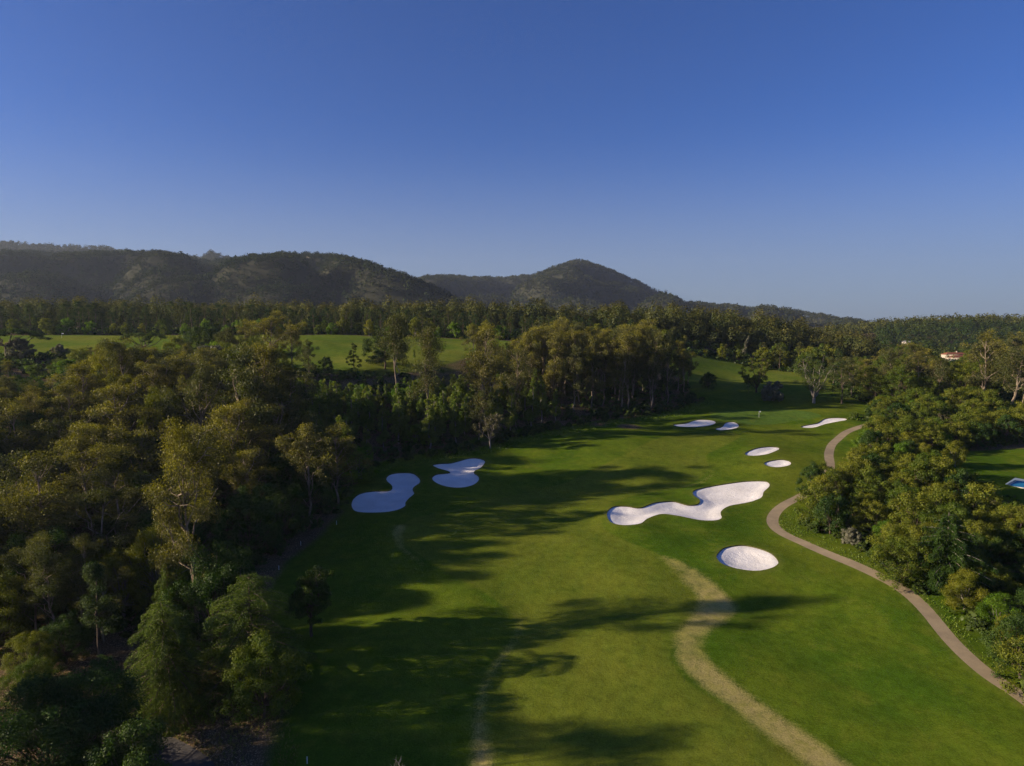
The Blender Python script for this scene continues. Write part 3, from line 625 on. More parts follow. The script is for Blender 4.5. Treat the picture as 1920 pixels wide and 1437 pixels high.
def k_spread(h, rng, q, w=.55):
    """low forking pine with long rising side limbs"""
    tb = TB(); r0 = .028 * h; C = []; Rr = []; fk = .1 * h; tb.limb((0, 0, 0), (0, 0, fk), r0 * 1.2, r0, rng, 0, 7, 3, .01)
    for i in range(10):
        a = i * 2.4; g = rng.uniform(.25, 1.); e = np.array([math.cos(a) * w * h * (1.1 - g * .75), math.sin(a) * w * h * (1.1 - g * .75), h * (.32 + .6 * g)])
        L = tb.limb((0, 0, fk), e, r0 * .55, .04, rng, -.02, 5, 7, .02)
        for k in range(9):
            b = L[rng.randint(2, 7)]; c = b + rng.normal(size=3) * [.08 * h, .08 * h, .05 * h] + [0, 0, .03 * h]; tb.limb(b, c, .05, .015, rng, 0, 4, 3); C.append(c); Rr.append(h * rng.uniform(.045, .075))
    C = np.array(C); Rr = np.array(Rr); return tb.out(), leafset(C, np.stack([Rr * 1.2, Rr * 1.2, Rr * .7], 1), int(260 * q[0]), q[1] * .8, rng, .5, .35, 0, .3, h)
def k_dead(h, rng, q):
    tb = TB(); tb.limb((0, 0, 0), (.05 * h, 0, h), .02 * h, .01, rng, 0, 6, 8, .012)
    for i in range(22):
        z = rng.uniform(.25, .95) * h; a = rng.uniform(0, 6.28); L = .3 * h * (1.1 - z / h) + .05 * h; e = np.array([math.cos(a) * L, math.sin(a) * L, z + L * .7]); p = tb.limb((.05 * z, 0, z), e, .008 * h, .006, rng, .03)
        for k in range(3): b = p[rng.randint(2, 5)]; tb.limb(b, b + rng.normal(size=3) * .07 * h + [0, 0, .05 * h], .018, .005, rng, 0, 3, 3)
    return tb.out(), None

# (leaf count factor, leaf size m) for near, middle and far trees
LOD = {0: (2.6, .235), 1: (1.25, .345), 2: (.5, .60), 3: (.2, 1.0)}
PART = {}
def proto(key, fn, h, leafmat, barkmat, lod, seed, names=('trunk', 'crown'), **kw):
    """meshes of one tree kind, made once"""
    if key in PART: return PART[key]
    rng = np.random.RandomState(seed); tr, lf = fn(h, rng, LOD[lod], **kw)
    a = mesh(names[0], tr[0], tr[1], M[barkmat], True); b = mesh(names[1], lf[0], lf[1], M[leafmat], False, lf[2]) if lf is not None else None
    PART[key] = (a, b, h, names); return PART[key]
PROTO = {}
def tree(name, pk, x, y, h, rot, label=None, cat='tree', group=None, wid=1., lean=(0, 0), sink=.15):
    """one tree of a kind: the first is built, every later one is a copy of it and of its parts"""
    a, b, h0, nm = PART[pk]; s = h / h0
    if pk not in PROTO:
        r = root(name); kids = [obj(nm[0], a, r)] + ([obj(nm[1], b, r)] if b else []); PROTO[pk] = (r, kids)
    else:
        r0, k0 = PROTO[pk]; r = r0.copy(); COL.objects.link(r); r.name = name
        for c in k0: c2 = c.copy(); COL.objects.link(c2); c2.parent = r
        for k in list(r.keys()): del r[k]
    r.location = (x, y, gz(x, y) - sink); r.scale = (s * wid, s * wid, s); r.rotation_euler = (lean[0], lean[1], rot)
    tag(r, label, cat, group); return r

def kinds(base, fn, h, lm, bm, lods, nvar, seed, names=('trunk', 'crown'), **kw):
    for L in lods:
        for v in range(nvar): proto((base, L, v), fn, h, lm, bm, L, seed + 17 * v + 3 * L, names, **kw)
kinds('euc', k_euc, 26, 'euc', 'bark_pale', (0, 1, 2), 4, 100, low=.2, limbs=12)
kinds('euc_open', k_euc, 30, 'euc', 'bark_pale', (1,), 3, 150, spread=.13, low=.22, limbs=12)
kinds('euc_slim', k_euc, 32, 'euc', 'bark_pale', (1,), 2, 170, spread=.055, low=.35, limbs=11)
kinds('euc_wide', k_euc, 26, 'euc', 'bark_pale', (1,), 2, 190, spread=.42, low=.42, limbs=12)
kinds('young', k_column, 12, 'euc_green', 'bark_grey', (1, 2), 4, 200)
kinds('pine', k_pine, 20, 'pine', 'bark', (1, 2, 3), 4, 300, low=.16)
kinds('pinec', k_pine, 18, 'pine_far', 'bark', (2,), 3, 330, w=.26, low=.25, cone=.3)
kinds('oak', k_round, 9, 'oak', 'bark', (0, 1, 2), 4, 400, w=.48, low=.08, nc=80, cs=.11, wob=.3)
kinds('oakd', k_round, 9, 'oak_dark', 'bark', (0, 1, 2), 3, 440, w=.45, low=.06, nc=80, cs=.11, wob=.3)
kinds('oakbig', k_round, 15, 'oak', 'bark', (0, 1, 2), 3, 420, w=.42, low=.08, nc=150, cs=.075, wob=.3, dens=1.7)
kinds('oakdbig', k_round, 15, 'oak_dark', 'bark', (0, 1, 2), 3, 450, w=.42, low=.06, nc=150, cs=.08, wob=.3, dens=2.4)
kinds('yellowbig', k_round, 15, 'yellow', 'bark_grey', (0, 1), 2, 480, w=.38, low=.12, nc=130, cs=.075, wob=.3, dens=1.7)
kinds('spring', k_round, 8, 'spring', 'bark_grey', (0, 1, 2), 2, 470, w=.5, low=.05, nc=70, cs=.12, wob=.3)
kinds('yellow', k_round, 9, 'yellow', 'bark_grey', (0, 1, 2), 2, 490, w=.42, low=.12, nc=70, cs=.12, wob=.3)
kinds('grey', k_round, 5, 'grey', 'bark_grey', (1, 2), 2, 510, w=.6, low=.05, nc=70, cs=.13, wob=.2)
kinds('shrub', k_round, 3, 'under', 'bark', (1,), 3, 530, ('stems', 'foliage'), w=.7, low=.05, nc=40, cs=.17, wob=.3)
kinds('twig', k_sparse, 8, 'twig', 'bark_grey', (0, 1), 2, 560)
ORD = ['first', 'second', 'third', 'fourth', 'fifth', 'sixth', 'seventh', 'eighth', 'ninth', 'tenth', 'eleventh', 'twelfth', 'thirteenth', 'fourteenth', 'fifteenth', 'sixteenth', 'seventeenth', 'eighteenth', 'nineteenth', 'twentieth']
def img(x, y, z):
    c, s = math.cos(PITCH), math.sin(PITCH); dz = z - CAMZ; dep = y * c - dz * s; return CX + F * x / dep, CY - F * (y * s + dz * c) / dep
def at_depth(px, py, y):
    r = ray(px, py); t = y / r[1]; return float(r[0] * t), float(CAMZ + r[2] * t)
LODOF = lambda y, have: min(have, key=lambda L: abs(L - (0 if y < 135 else 1 if y < 300 else 2)))
TAKEN = []
def put(pk, name, label, px, top, base=None, depth=None, wid=1., cat='tree', lean=(0, 0), rot=0., group=None, r=2.5):
    """one particular tree, its foot on the ground and its tip as high as it stands"""
    if depth is None: x, y = at(px, base)
    else: y = depth; x, _ = at_depth(px, 700, y)
    _, zt = at_depth(px, top, y); h = max(1., zt - gz(x, y)); TAKEN.append((x, y, r))
    return tree(name, pk, x, y, h, rot, label, cat, group, wid, lean)
# --- particular trees near the fairway
proto('cedar_a', k_cedar, 14.5, 'cedar', 'bark', 0, 601, w=.40, tiers=12, lean=-.06, pw=.42, droop=.34)
proto('cedar_b', k_cedar, 16, 'cedar', 'bark', 0, 607, w=.40, tiers=9, droop=.16, top=1.3, pw=.42)
proto('cedar_c', k_cedar, 17, 'cedar', 'bark', 0, 613, w=.26, tiers=14, droop=.18)
proto('cedar_d', k_cedar, 12, 'cedar', 'bark', 1, 617, w=.5, tiers=8, droop=.15, top=1.3)
proto('whorl', k_pine, 15, 'pine', 'bark', 0, 620, w=.17, low=.35, cone=.7)
proto('cypress', k_cedar, 9, 'oak_dark', 'bark_grey', 0, 625, w=.5, tiers=10, droop=.05, top=1.3)
put('cedar_a', 'cedar_tree', 'full skirted green cedar with drooping tiers standing on the litter bank above the lane', 325, 1122, base=1335, wid=1.1)
put('cedar_b', 'cedar_tree', 'broad sunlit cedar with a flat leafy top, just right of the drooping tiered cedar', 455, 1072, depth=90, wid=1.1, rot=1.)
put('cedar_c', 'cedar_tree', 'slim cedar with a narrow pointed spire rising behind the drooping tiered cedar', 299, 1045, depth=97, wid=1.)
put('cedar_d', 'cedar_tree', 'low wide dark cedar in deep shade behind the sunlit cedar pair', 415, 1010, depth=116, wid=1.2)
put('whorl', 'pine_tree', 'thin pine with tufted whorls on a bare trunk, left of the cedar spire', 188, 1050, base=1265, rot=2.)
put(('oak', 0, 1), 'broadleaf_tree', 'rounded yellow-green broadleaf tree standing alone right of the cedars', 497, 1188, base=1345, wid=.86, rot=.5)
proto('thin', k_sparse, 8, 'oak_dark', 'bark', 0, 575, dens=1.3)
put('thin', 'bare_crowned_tree', 'small thin-leaved tree alone in shade on the lower left turf', 584, 1062, base=1193, wid=.95)
put(('twig', 0, 1), 'bare_crowned_tree', 'lone grey twiggy tree on the bank above the heart shaped bunker', 919, 768, base=841, wid=1.05)
put(('spring', 1, 0), 'broadleaf_tree', 'small leaning green tree at the wood edge left of the footprint bunker', 660, 838, base=903, wid=1.1, lean=(0, .15))
put(('oakdbig', 0, 0), 'broadleaf_tree', 'big dark dense tree filling the bottom left corner beside the lane', 62, 1255, depth=70, wid=1.25)
put(('oakbig', 0, 2), 'broadleaf_tree', 'leafy tree at the left edge behind the dark corner tree', 20, 1235, depth=84, wid=1.1)
put(('oakd', 0, 1), 'broadleaf_tree', 'low dark round tree in front of the lane at the bottom', 214, 1356, depth=66, wid=.8)
put(('oakdbig', 0, 2), 'broadleaf_tree', 'dark bushy tree on the wood edge left of the footprint bunker', 575, 868, depth=150, wid=1.15)
put(('oakdbig', 0, 1), 'broadleaf_tree', 'dark tree overhanging the shaded turf below the footprint bunker', 520, 905, depth=138, wid=1.1, rot=2)
for k_, (bs, nm_, px, top, dep, wd, L_) in enumerate((('oakdbig', 'broadleaf_tree', 105, 1262, 72, 1.1, 'wide dark tree between the corner tree and the lane'), ('oakbig', 'broadleaf_tree', 25, 1185, 90, 1.2, 'green leafy tree on the left edge, above the corner trees'),
        ('oakdbig', 'broadleaf_tree', 95, 1150, 94, 1.1, 'dark leafy tree just left of the tufted thin pine'), ('euc', 'eucalyptus_tree', 130, 1000, 103, 1., 'olive eucalyptus rising behind the tufted thin pine'), ('euc', 'eucalyptus_tree', 40, 1010, 101, 1., 'yellow flushed eucalyptus on the left edge below the wood'),
        ('oakdbig', 'broadleaf_tree', 250, 1150, 103, 1.2, 'dark tree filling the gap between thin pine and cedar spire'), ('euc', 'eucalyptus_tree', 245, 985, 112, .95, 'dull olive eucalyptus behind the cedar spire'), ('oakdbig', 'broadleaf_tree', 360, 1080, 108, 1.2, 'shaded dark tree filling the gap between the cedars'),
        ('oakdbig', 'broadleaf_tree', 392, 1015, 97, .8, 'dark leafy tree behind and between the two big cedars'), ('oakdbig', 'broadleaf_tree', 165, 1225, 90, .9, 'short dark tree at the foot of the tufted thin pine'))):
    put((bs, 0, k_ % 3), nm_, L_, px, top, depth=dep, wid=wd, rot=k_ * 1.3)
proto('dead', k_dead, 5, None, 'dead', 0, 640, ('trunk', 'twigs'))
put('dead', 'dead_tree', 'bleached bare tree top poking up at the bottom edge', 735, 1422, depth=70)
# tall wall of gums and the field beyond
put(('euc_slim', 1, 0), 'eucalyptus_tree', 'very tall slender eucalyptus, the taller and left of two lone spires before the upper field', 740, 578, depth=222)
put(('euc_slim', 1, 1), 'eucalyptus_tree', 'tall slender eucalyptus, the right and shorter of two lone spires before the upper field', 799, 604, depth=214)
put(('euc_wide', 1, 0), 'eucalyptus_tree', 'wide spreading eucalyptus with brown-tinged crown and bare limbs before the dark pines', 505, 584, depth=236, wid=1.2)
put(('euc_open', 1, 0), 'eucalyptus_tree', 'leaning forked eucalyptus with bright pale trunk in the middle wood', 900, 600, base=815, lean=(0, .06))
put(('euc_open', 1, 1), 'eucalyptus_tree', 'eucalyptus with pale upper forks directly above the lone twiggy tree', 965, 634, depth=236, lean=(0, .05))
put(('euc_wide', 1, 1), 'eucalyptus_tree', 'broad topped eucalyptus whose bare trunk shows low in the left wood', 375, 672, depth=165, wid=.7)
put(('euc', 0, 1), 'eucalyptus_tree', 'tallest eucalyptus, added for its shadow, rising above the drooping cedar and the sunlit cedar', 352, 800, depth=100, wid=.8)  # added tree, not seen standing here; throws the long shadow over the turf
put(('euc', 0, 2), 'eucalyptus_tree', 'tall full eucalyptus left of the footprint bunker, above the shaded edge', 452, 735, depth=156, wid=.85)
put(('euc', 1, 0), 'eucalyptus_tree', 'tall dark eucalyptus under the left limbs of the wide spreading one', 450, 645, depth=160, wid=.85)
put(('euc', 1, 1), 'eucalyptus_tree', 'tall eucalyptus standing before the trunk of the wide spreading one', 490, 640, depth=168, wid=.85)
put(('euc', 1, 2), 'eucalyptus_tree', 'tall eucalyptus right of the wide spreading one, nearest the gum slope', 535, 672, depth=171, wid=.8)
put(('euc_open', 1, 2), 'eucalyptus_tree', 'eucalyptus with pale forked trunk in the heart of the left wood', 228, 634, depth=190, wid=1.2)
put(('euc', 1, 3), 'eucalyptus_tree', 'domed eucalyptus with hanging leaves above the cedars', 362, 785, depth=135, wid=.8)
proto('umb', k_umbrella, 12, 'stone', 'bark', 1, 650, w=.78)
proto('umb2', k_round, 13, 'stone', 'bark', 1, 655, w=.58, low=.2, nc=150, cs=.09, wob=.1, dens=2.4)
proto('bushpine', k_pine, 10, 'stone', 'bark', 1, 657, w=.36, low=.05, cone=.75)
put('umb', 'umbrella_pine', 'flat topped umbrella pine with forked trunk on the upper left field', 270, 619, base=675, wid=1.)
put('umb2', 'umbrella_pine', 'dome shaped dark pine right of the flat topped umbrella pine', 386, 610, base=668, wid=1.15)
put('umb2', 'umbrella_pine', 'large dome shaped tree on the upper field behind the tallest slender eucalyptus', 722, 627, base=692, wid=1.2, rot=2)
put('umb', 'umbrella_pine', 'dark broad umbrella pine at the far left edge of the upper field', 12, 611, base=675, wid=1.2, rot=1)
put(('grey', 1, 0), 'grey_tree', 'pale grey rounded bush tree beside the far left umbrella pine', 37, 634, base=672, wid=1.)
put(('grey', 2, 1), 'grey_tree', 'small silvery bush tree on the near side of the upper left field', 112, 646, base=668, wid=1.)
put(('grey', 1, 1), 'grey_tree', 'silvery green round tree below the dome shaped pine', 398, 645, depth=232, wid=1.1)
put('bushpine', 'pine_tree', 'small bushy young pine standing on the upper field left of the dome shaped tree', 664, 642, base=694, wid=1.)
put(('young', 1, 0), 'young_eucalyptus', 'little lone sapling on the upper field between the two slender spires', 776, 652, base=674)
for k_, (bs, lo, nm_, px, top, dep, wd, L_) in enumerate((('oak', 1, 'broadleaf_tree', 330, 630, 250, 1., 'rounded tree just right of the flat topped umbrella pine'), ('euc', 1, 'eucalyptus_tree', 352, 640, 236, 1., 'short dark eucalyptus below left of the dome shaped pine'),
        ('euc', 1, 'eucalyptus_tree', 432, 612, 246, 1.1, 'open eucalyptus right beside the dome shaped pine'), ('euc', 1, 'eucalyptus_tree', 462, 598, 250, 1., 'dark crowned eucalyptus just left of the wide spreading one'), ('euc', 1, 'eucalyptus_tree', 548, 606, 248, 1., 'dark eucalyptus just right of the wide spreading one'),
        ('oakbig', 1, 'broadleaf_tree', 420, 640, 238, 1., 'low round tree in front of the dome shaped pine'), ('euc', 1, 'eucalyptus_tree', 578, 636, 232, .9, 'smaller dark eucalyptus where the open upper field begins'), ('oakbig', 1, 'broadleaf_tree', 478, 630, 244, 1.1, 'bushy tree beneath the wide spreading eucalyptus'),
        ('oakd', 1, 'broadleaf_tree', 612, 668, 238, .8, 'dark little tree left of the young field pine'), ('yellow', 1, 'broadleaf_tree', 510, 640, 238, 1., 'yellowish tree low under the wide spreading eucalyptus'), ('oakd', 1, 'broadleaf_tree', 212, 640, 262, 1.3, 'dark rounded tree left of the flat topped umbrella pine'))):
    put((bs, lo, k_ % 3 if bs != 'yellow' else 0), nm_, L_, px, top, depth=dep, wid=wd, rot=k_ * 1.7)
# right hand far field
proto('spread', k_spread, 14, 'oak', 'bark', 1, 660, w=.62); proto('spread2', k_spread, 22, 'stone', 'bark_grey', 1, 666, w=.42)
put('spread', 'pine_tree', 'low forked pine with spreading limbs in the middle of the far right field edge', 1418, 662, base=736, wid=.8)
put('spread2', 'pine_tree', 'large feathery pine with pale trunk behind the flagged green', 1526, 655, base=756, wid=1.)
put(('pine', 1, 0), 'pine_tree', 'dark upright pine standing close right of the large feathery pine', 1578, 672, base=757, wid=1.3)
put(('oakd', 2, 0), 'shrub', 'small dark round bush alone on the far right field', 1328, 698, base=729, wid=1.)
put(('grey', 2, 0), 'grey_tree', 'dull grey green bush at the foot of the low forked pine', 1449, 716, base=752, wid=.9)
put(('pinec', 2, 2), 'pine_tree', 'thin young pine just left of the low forked pine', 1403, 700, base=737, wid=.5)
for px, top, c, w, wd in ((1322, 655, 'yellow', 'leftmost of the sunlit row edging the far field', 1), (1352, 650, 'yellow', 'second from left in the sunlit row edging the far field', 1.1), (1384, 655, 'oak', 'third from left in the sunlit row edging the far field', 1),
                          (1462, 655, 'yellow', 'brightest yellow green tree right of the sunlit row', 1.3), (1492, 668, 'spring', 'small bright green tree just right of the brightest yellow one', .9)):
    put((c, 2, 0 if px % 4 else 1), 'broadleaf_tree', w, px, top, depth=368, wid=wd * .9)
proto('leaner', k_column, 16, 'grey', 'bark_pale', 2, 670, w=.05)
put('leaner', 'leaning_tree', 'pale thin tree leaning right above the sunlit row', 1388, 626, depth=375, lean=(0, .30))
# right hand wood
put('cypress', 'cedar_tree', 'dark flat layered conifer with pale trunk beside the winding path', 1772, 958, base=1104, wid=1.05)
put(('euc_open', 1, 0), 'eucalyptus_tree', 'tall eucalyptus with long pale leaning trunk at the right edge', 1893, 612, base=775, lean=(0, .16), wid=1.3)
put(('euc_open', 1, 2), 'eucalyptus_tree', 'tall bare trunked eucalyptus at the extreme right edge', 1915, 632, base=768, wid=1.1, lean=(0, .07))
put(('euc', 1, 0), 'eucalyptus_tree', 'tall sunlit eucalyptus beside the tiled roof', 1850, 618, depth=262, wid=1.05)
put(('twig', 0, 0), 'dead_tree', 'pale dry shrubby tree at the edge of the pool lawn slope', 1880, 938, depth=146, wid=1.1, rot=1.)
put(('yellow', 0, 0), 'broadleaf_tree', 'small yellow leaved tree low at the bush edge left of the layered conifer', 1672, 980, base=1046, wid=.8)
put(('grey', 1, 0), 'shrub', 'pale dry bush on the rough right of the path', 1597, 990, base=1020, wid=1.1, r=1)
put(('yellow', 1, 1), 'broadleaf_tree', 'golden brown tree in the dip left of the pool lawn', 1800, 825, depth=185, wid=.8)

put(('oakd', 0, 0), 'evergreen_tree', 'dark evergreen hiding the path just above its bend', 1530, 868, depth=166, wid=.8)
put(('oak', 0, 3), 'evergreen_tree', 'green evergreen beside the hidden stretch of path', 1552, 866, depth=172, wid=.8)
# --- woods: every tree its own object
def scatter(poly, spacing, mix, seed, cap, marks, avoid=(), maxn=999, hole=None, xr=None):
    rng = np.random.RandomState(seed); poly = np.asarray(poly, float); lo, hi = poly.min(0), poly.max(0); got = []; tot = sum(m[3] for m in mix)
    for _ in range(12000):
        if len(got) >= maxn: break
        x, y = rng.uniform(lo, hi)
        if not inside(np.array([x]), np.array([y]), poly)[0]: continue
        if any(inside(np.array([x]), np.array([y]), a)[0] for a in avoid): continue
        if any((x - a) ** 2 + (y - b) ** 2 < (spacing * .5 + r) ** 2 for a, b, r in TAKEN): continue
        if any((x - g[0]) ** 2 + (y - g[1]) ** 2 < (spacing * g[2]) ** 2 for g in got): continue
        k = rng.uniform(0, tot); j = 0
        while k > mix[j][3]: k -= mix[j][3]; j += 1
        base, name, desc, _, h0, h1, wd, have, nv = mix[j]; g = gz(x, y); px, _ = img(x, y, g)
        _, zt = at_depth(px, float(cap(px, y) if callable(cap) else np.interp(px, *cap)), y); room = zt - g; h = rng.uniform(h0, h1)
        if h > room: h = room * rng.uniform(.9, 1.0)
        if h < h0 * .45: continue
        got.append((x, y, rng.uniform(.85, 1.15), j, h, px))
    lab = {}
    for i, (x, y, _, j, h, px) in enumerate(got):
        base, name, desc, _, h0, h1, wd, have, nv = mix[j]; mx, my = img(x, y, gz(x, y) + h * .7)
        mk = min(marks, key=lambda m: (m[0] - mx) ** 2 + ((m[1] - my) * 1.6) ** 2)[2]; lab.setdefault((desc, mk, j), []).append(i)
    lab2 = {}
    for (desc, mk, j), ids in lab.items():
        if len(ids) > 12 and desc[0] != 'low leafy shrub':
            ids.sort(key=lambda i: got[i][1]); m2 = (len(ids) + 1) // 2; lab2[(('nearer ' + desc[0], 'nearer ' + desc[1]), mk, j)] = ids[:m2]; lab2[(('farther ' + desc[0], 'farther ' + desc[1]), mk, j)] = ids[m2:]
        else: lab2[(desc, mk, j)] = ids
    for (desc, mk, j), ids in lab2.items():
        ids.sort(key=lambda i: got[i][5]); n = len(ids); sing, plur = desc
        for k, i in enumerate(ids):
            x, y, _, j, h, px = got[i]; base, name, _, _, h0, h1, wd, have, nv = mix[j]
            if n == 1: L = '%s %s' % (sing, mk); G = None
            elif n <= 20: L = '%s from left of %s %s' % (ORD[k], plur, mk); G = '%s %s' % (plur, mk)
            else: L = '%s %s' % (sing, mk); G = '%s %s' % (plur, mk)
            tree(name, (base, LODOF(y, have), rng.randint(nv)), x, y, h, rng.uniform(0, 6.28), L, 'shrub' if name == 'shrub' else 'tree', G, wd * rng.uniform(.85, 1.15), (rng.normal() * .03, rng.normal() * .03))
            TAKEN.append((x, y, spacing * .3))
    return len(got)
E3 = (0, 1, 2)
def mk(base, name, s, p, w, h0, h1, wd=1., have=E3, nv=4): return (base, name, (s, p), w, h0, h1, wd, have, nv)
NOCAP = ([0, 1920], [300, 300])
capL = ([-200, 0, 90, 150, 200, 290, 340, 420, 440, 560, 570, 600, 700, 850], [700, 695, 715, 675, 636, 645, 655, 645, 640, 650, 668, 700, 760, 800])
ZL = [(-37, 152), (-44, 137), (-47, 124), (-50, 112), (-53, 106), (-62, 102), (-95, 100), (-150, 120), (-190, 170), (-185, 222), (-120, 222), (-80, 205), (-66, 198), (-50, 186), (-40, 170)]
mL = [(60, 1180, 'by the left edge above the corner tree'), (230, 1050, 'behind the cedar spire'), (420, 960, 'above the sunlit cedar'), (560, 960, 'at the edge below the footprint bunker'),
      (60, 960, 'low at the left edge'), (200, 900, 'in the shady middle of the left wood'), (360, 840, 'right of the shady wood middle'), (500, 820, 'left of the footprint bunker'),
      (50, 780, 'high at the left edge'), (160, 760, 'below the upper left field'), (280, 720, 'before the flat topped umbrella pine'), (400, 700, 'below the dome shaped pine'), (520, 700, 'below the wide spreading eucalyptus')]
capL2 = lambda px, y: np.interp(px, *capL) if y < 166 or px < 400 else np.interp(px, [400, 430, 470, 560, 640, 700], [650, 700, 775, 830, 860, 880])
n1 = scatter(ZL, 7.9, [mk('euc', 'eucalyptus_tree', 'tall olive eucalyptus', 'tall olive eucalyptus trees', 6, 17, 27, 1.15), mk('yellowbig', 'broadleaf_tree', 'yellow-green round crown', 'yellow-green round crowns', 1.3, 14, 20, .85, (0, 1), 2),
                       mk('oakdbig', 'broadleaf_tree', 'dark dense broadleaf', 'dark dense broadleaf trees', 2.4, 10, 16, 1., E3, 3), mk('euc_open', 'eucalyptus_tree', 'pale trunked open eucalyptus', 'pale trunked open eucalypts', 1.5, 22, 27, 1.3, (1,), 3)], 11, capL2, mL)
# screen of trees outside the left edge, whose shade falls across the turf
n1b = 2
for x_, y_, h_, L_ in ((-63, 67.5, 30, 'tall eucalyptus standing left of the lane end'), (-73, 71, 31, 'second tall eucalyptus left of the lane end')):
    tree('eucalyptus_tree', ('euc', 0, n1b % 4), x_, y_, h_, x_, L_, 'tree', None, .85); TAKEN.append((x_, y_, 3)); n1b += 1
capB0 = ([-200, 0, 90, 130, 215, 270, 325, 420, 550, 575, 640, 800], [664, 668, 690, 655, 636, 684, 640, 640, 640, 690, 702, 720])
capB = lambda px, y: np.interp(px, *capB0) + (50 if px > 470 else 0)
n1c = scatter([(-84, 97), (-60, 97), (-52, 105), (-58, 114), (-90, 112)], 5.2, [mk('oakbig', 'broadleaf_tree', 'leafy green tree', 'leafy green trees', 2, 9, 14, .9, (0,), 3), mk('yellowbig', 'broadleaf_tree', 'yellowish leafy tree', 'yellowish leafy trees', 1.5, 10, 15, .9, (0,), 2), mk('euc', 'eucalyptus_tree', 'smallish eucalyptus', 'smallish eucalyptus trees', 1, 12, 17, 1)], 36, NOCAP, [(60, 1180, 'by the left edge above the corner tree'), (230, 1100, 'left of the tufted thin pine')])
n2 = scatter([(-205, 225), (-120, 225), (-95, 212), (-92, 226), (-86, 248), (-92, 258), (-130, 258), (-200, 262), (-240, 290), (-250, 240)], 6.3, [mk('spring', 'broadleaf_tree', 'bright green low tree', 'bright green low trees', 2, 6, 9, 1, E3, 2), mk('oak', 'broadleaf_tree', 'mid green bushy tree', 'mid green bushy trees', 2, 6, 10, 1), mk('euc', 'eucalyptus_tree', 'smaller olive eucalypt', 'smaller olive eucalypts', 4, 10, 17)],
             13, capB, [(40, 700, 'left under the upper field'), (230, 680, 'at the upper left field'), (420, 690, 'between wood and upper field'), (560, 680, 'left of the young gum slope')])
capM = ([480, 560, 620, 700, 850, 1000], [700, 705, 712, 722, 700, 740])
ZM = [(-42, 188), (-36, 199), (-22, 203), (-10, 212), (-4, 222), (-12, 238), (-22, 256), (-38, 258), (-60, 250), (-84, 246), (-92, 226), (-84, 200), (-70, 180), (-52, 175), (-45, 182)]
n3 = scatter(ZM, 4.3, [mk('young', 'young_eucalyptus', 'slender green young gum', 'slender green young gums', 6, 9, 16, 1.35, (1, 2)), mk('oak', 'broadleaf_tree', 'leafy bush tree', 'leafy bush trees', 1, 4, 7, 1), mk('spring', 'broadleaf_tree', 'bright green bush tree', 'bright green bush trees', .9, 4, 6.5, 1, E3, 2)], 14, capM,
             [(560, 760, 'left on the gum slope'), (600, 830, 'above the small leaning tree'), (640, 720, 'high on the young gum slope'), (700, 800, 'up left of the heart shaped bunker'), (760, 760, 'below the two slender spires'), (820, 800, 'right of the slender spires'), (860, 720, 'under the upper field')])
capW = ([800, 850, 880, 930, 1000, 1060, 1110, 1200, 1260, 1290, 1310], [690, 640, 600, 650, 612, 592, 612, 598, 625, 655, 700])
ZW = [(22, 243), (30, 250), (52, 262), (69, 280), (76, 292), (78, 304), (55, 312), (20, 322), (-10, 300), (-16, 275), (0, 262)]
ZW1 = [(-12, 207), (-4, 212), (10, 236), (22, 243), (0, 262), (-16, 275), (-16, 250), (-6, 232)]
mW = [(860, 700, 'left of the leaning forked eucalyptus'), (900, 640, 'beside the upper field'), (960, 720, 'above the lone twiggy tree'), (1030, 640, 'at the tall wall’s upper left'), (1060, 740, 'low in the wall above the mown bank'),
      (1120, 640, 'in the middle of the tall wall'), (1180, 720, 'at the tall wall foot by bare earth'), (1220, 630, 'near the tall wall’s right end'), (1270, 700, 'where the tall wall meets the far field')]
mW = [(a, b, c.replace('’', "'")) for a, b, c in mW]
n4 = scatter(ZW, 6.6, [mk('euc', 'eucalyptus_tree', 'tall brownish eucalyptus', 'tall brownish eucalyptus trees', 5, 25, 33, .8), mk('euc_open', 'eucalyptus_tree', 'tall pale trunked gum', 'tall pale trunked gums', 4, 26, 34, 1.1, (1,), 3), mk('pine', 'pine_tree', 'dark pine', 'dark pines', .8, 16, 24), mk('young', 'young_eucalyptus', 'green young gum', 'green young gums', 1.2, 9, 14, 1.2, (1, 2))], 15, capW, mW)
n4 += scatter(ZW1, 6., [mk('euc', 'eucalyptus_tree', 'middling leafy eucalyptus', 'middling leafy eucalyptus trees', 5, 13, 20, .9), mk('young', 'young_eucalyptus', 'dark slender gum', 'dark slender gums', 2, 10, 16, 1.2, (1, 2))], 35, capW, mW)
# shrubs along the foot of the woods
n5 = scatter([(-47, 184), (-38, 197), (-22, 202), (-8, 208), (10, 233), (32, 247), (54, 260), (72, 279), (78, 276), (58, 255), (34, 241), (14, 228), (-5, 205), (-18, 199), (-32, 194), (-42, 180)], 3.4,
             [mk('shrub', 'shrub', 'low leafy shrub', 'low leafy shrubs', 1, 1.2, 3, 1, (1,), 3)], 16, NOCAP, [(700, 860, 'at the wood foot above the bunkers'), (860, 840, 'at the foot of the mid wood'), (1000, 800, 'along the top of the mown bank'), (1160, 790, 'beside the bare earth below the tall wall'), (1270, 760, 'at the tall wall corner')], maxn=60)
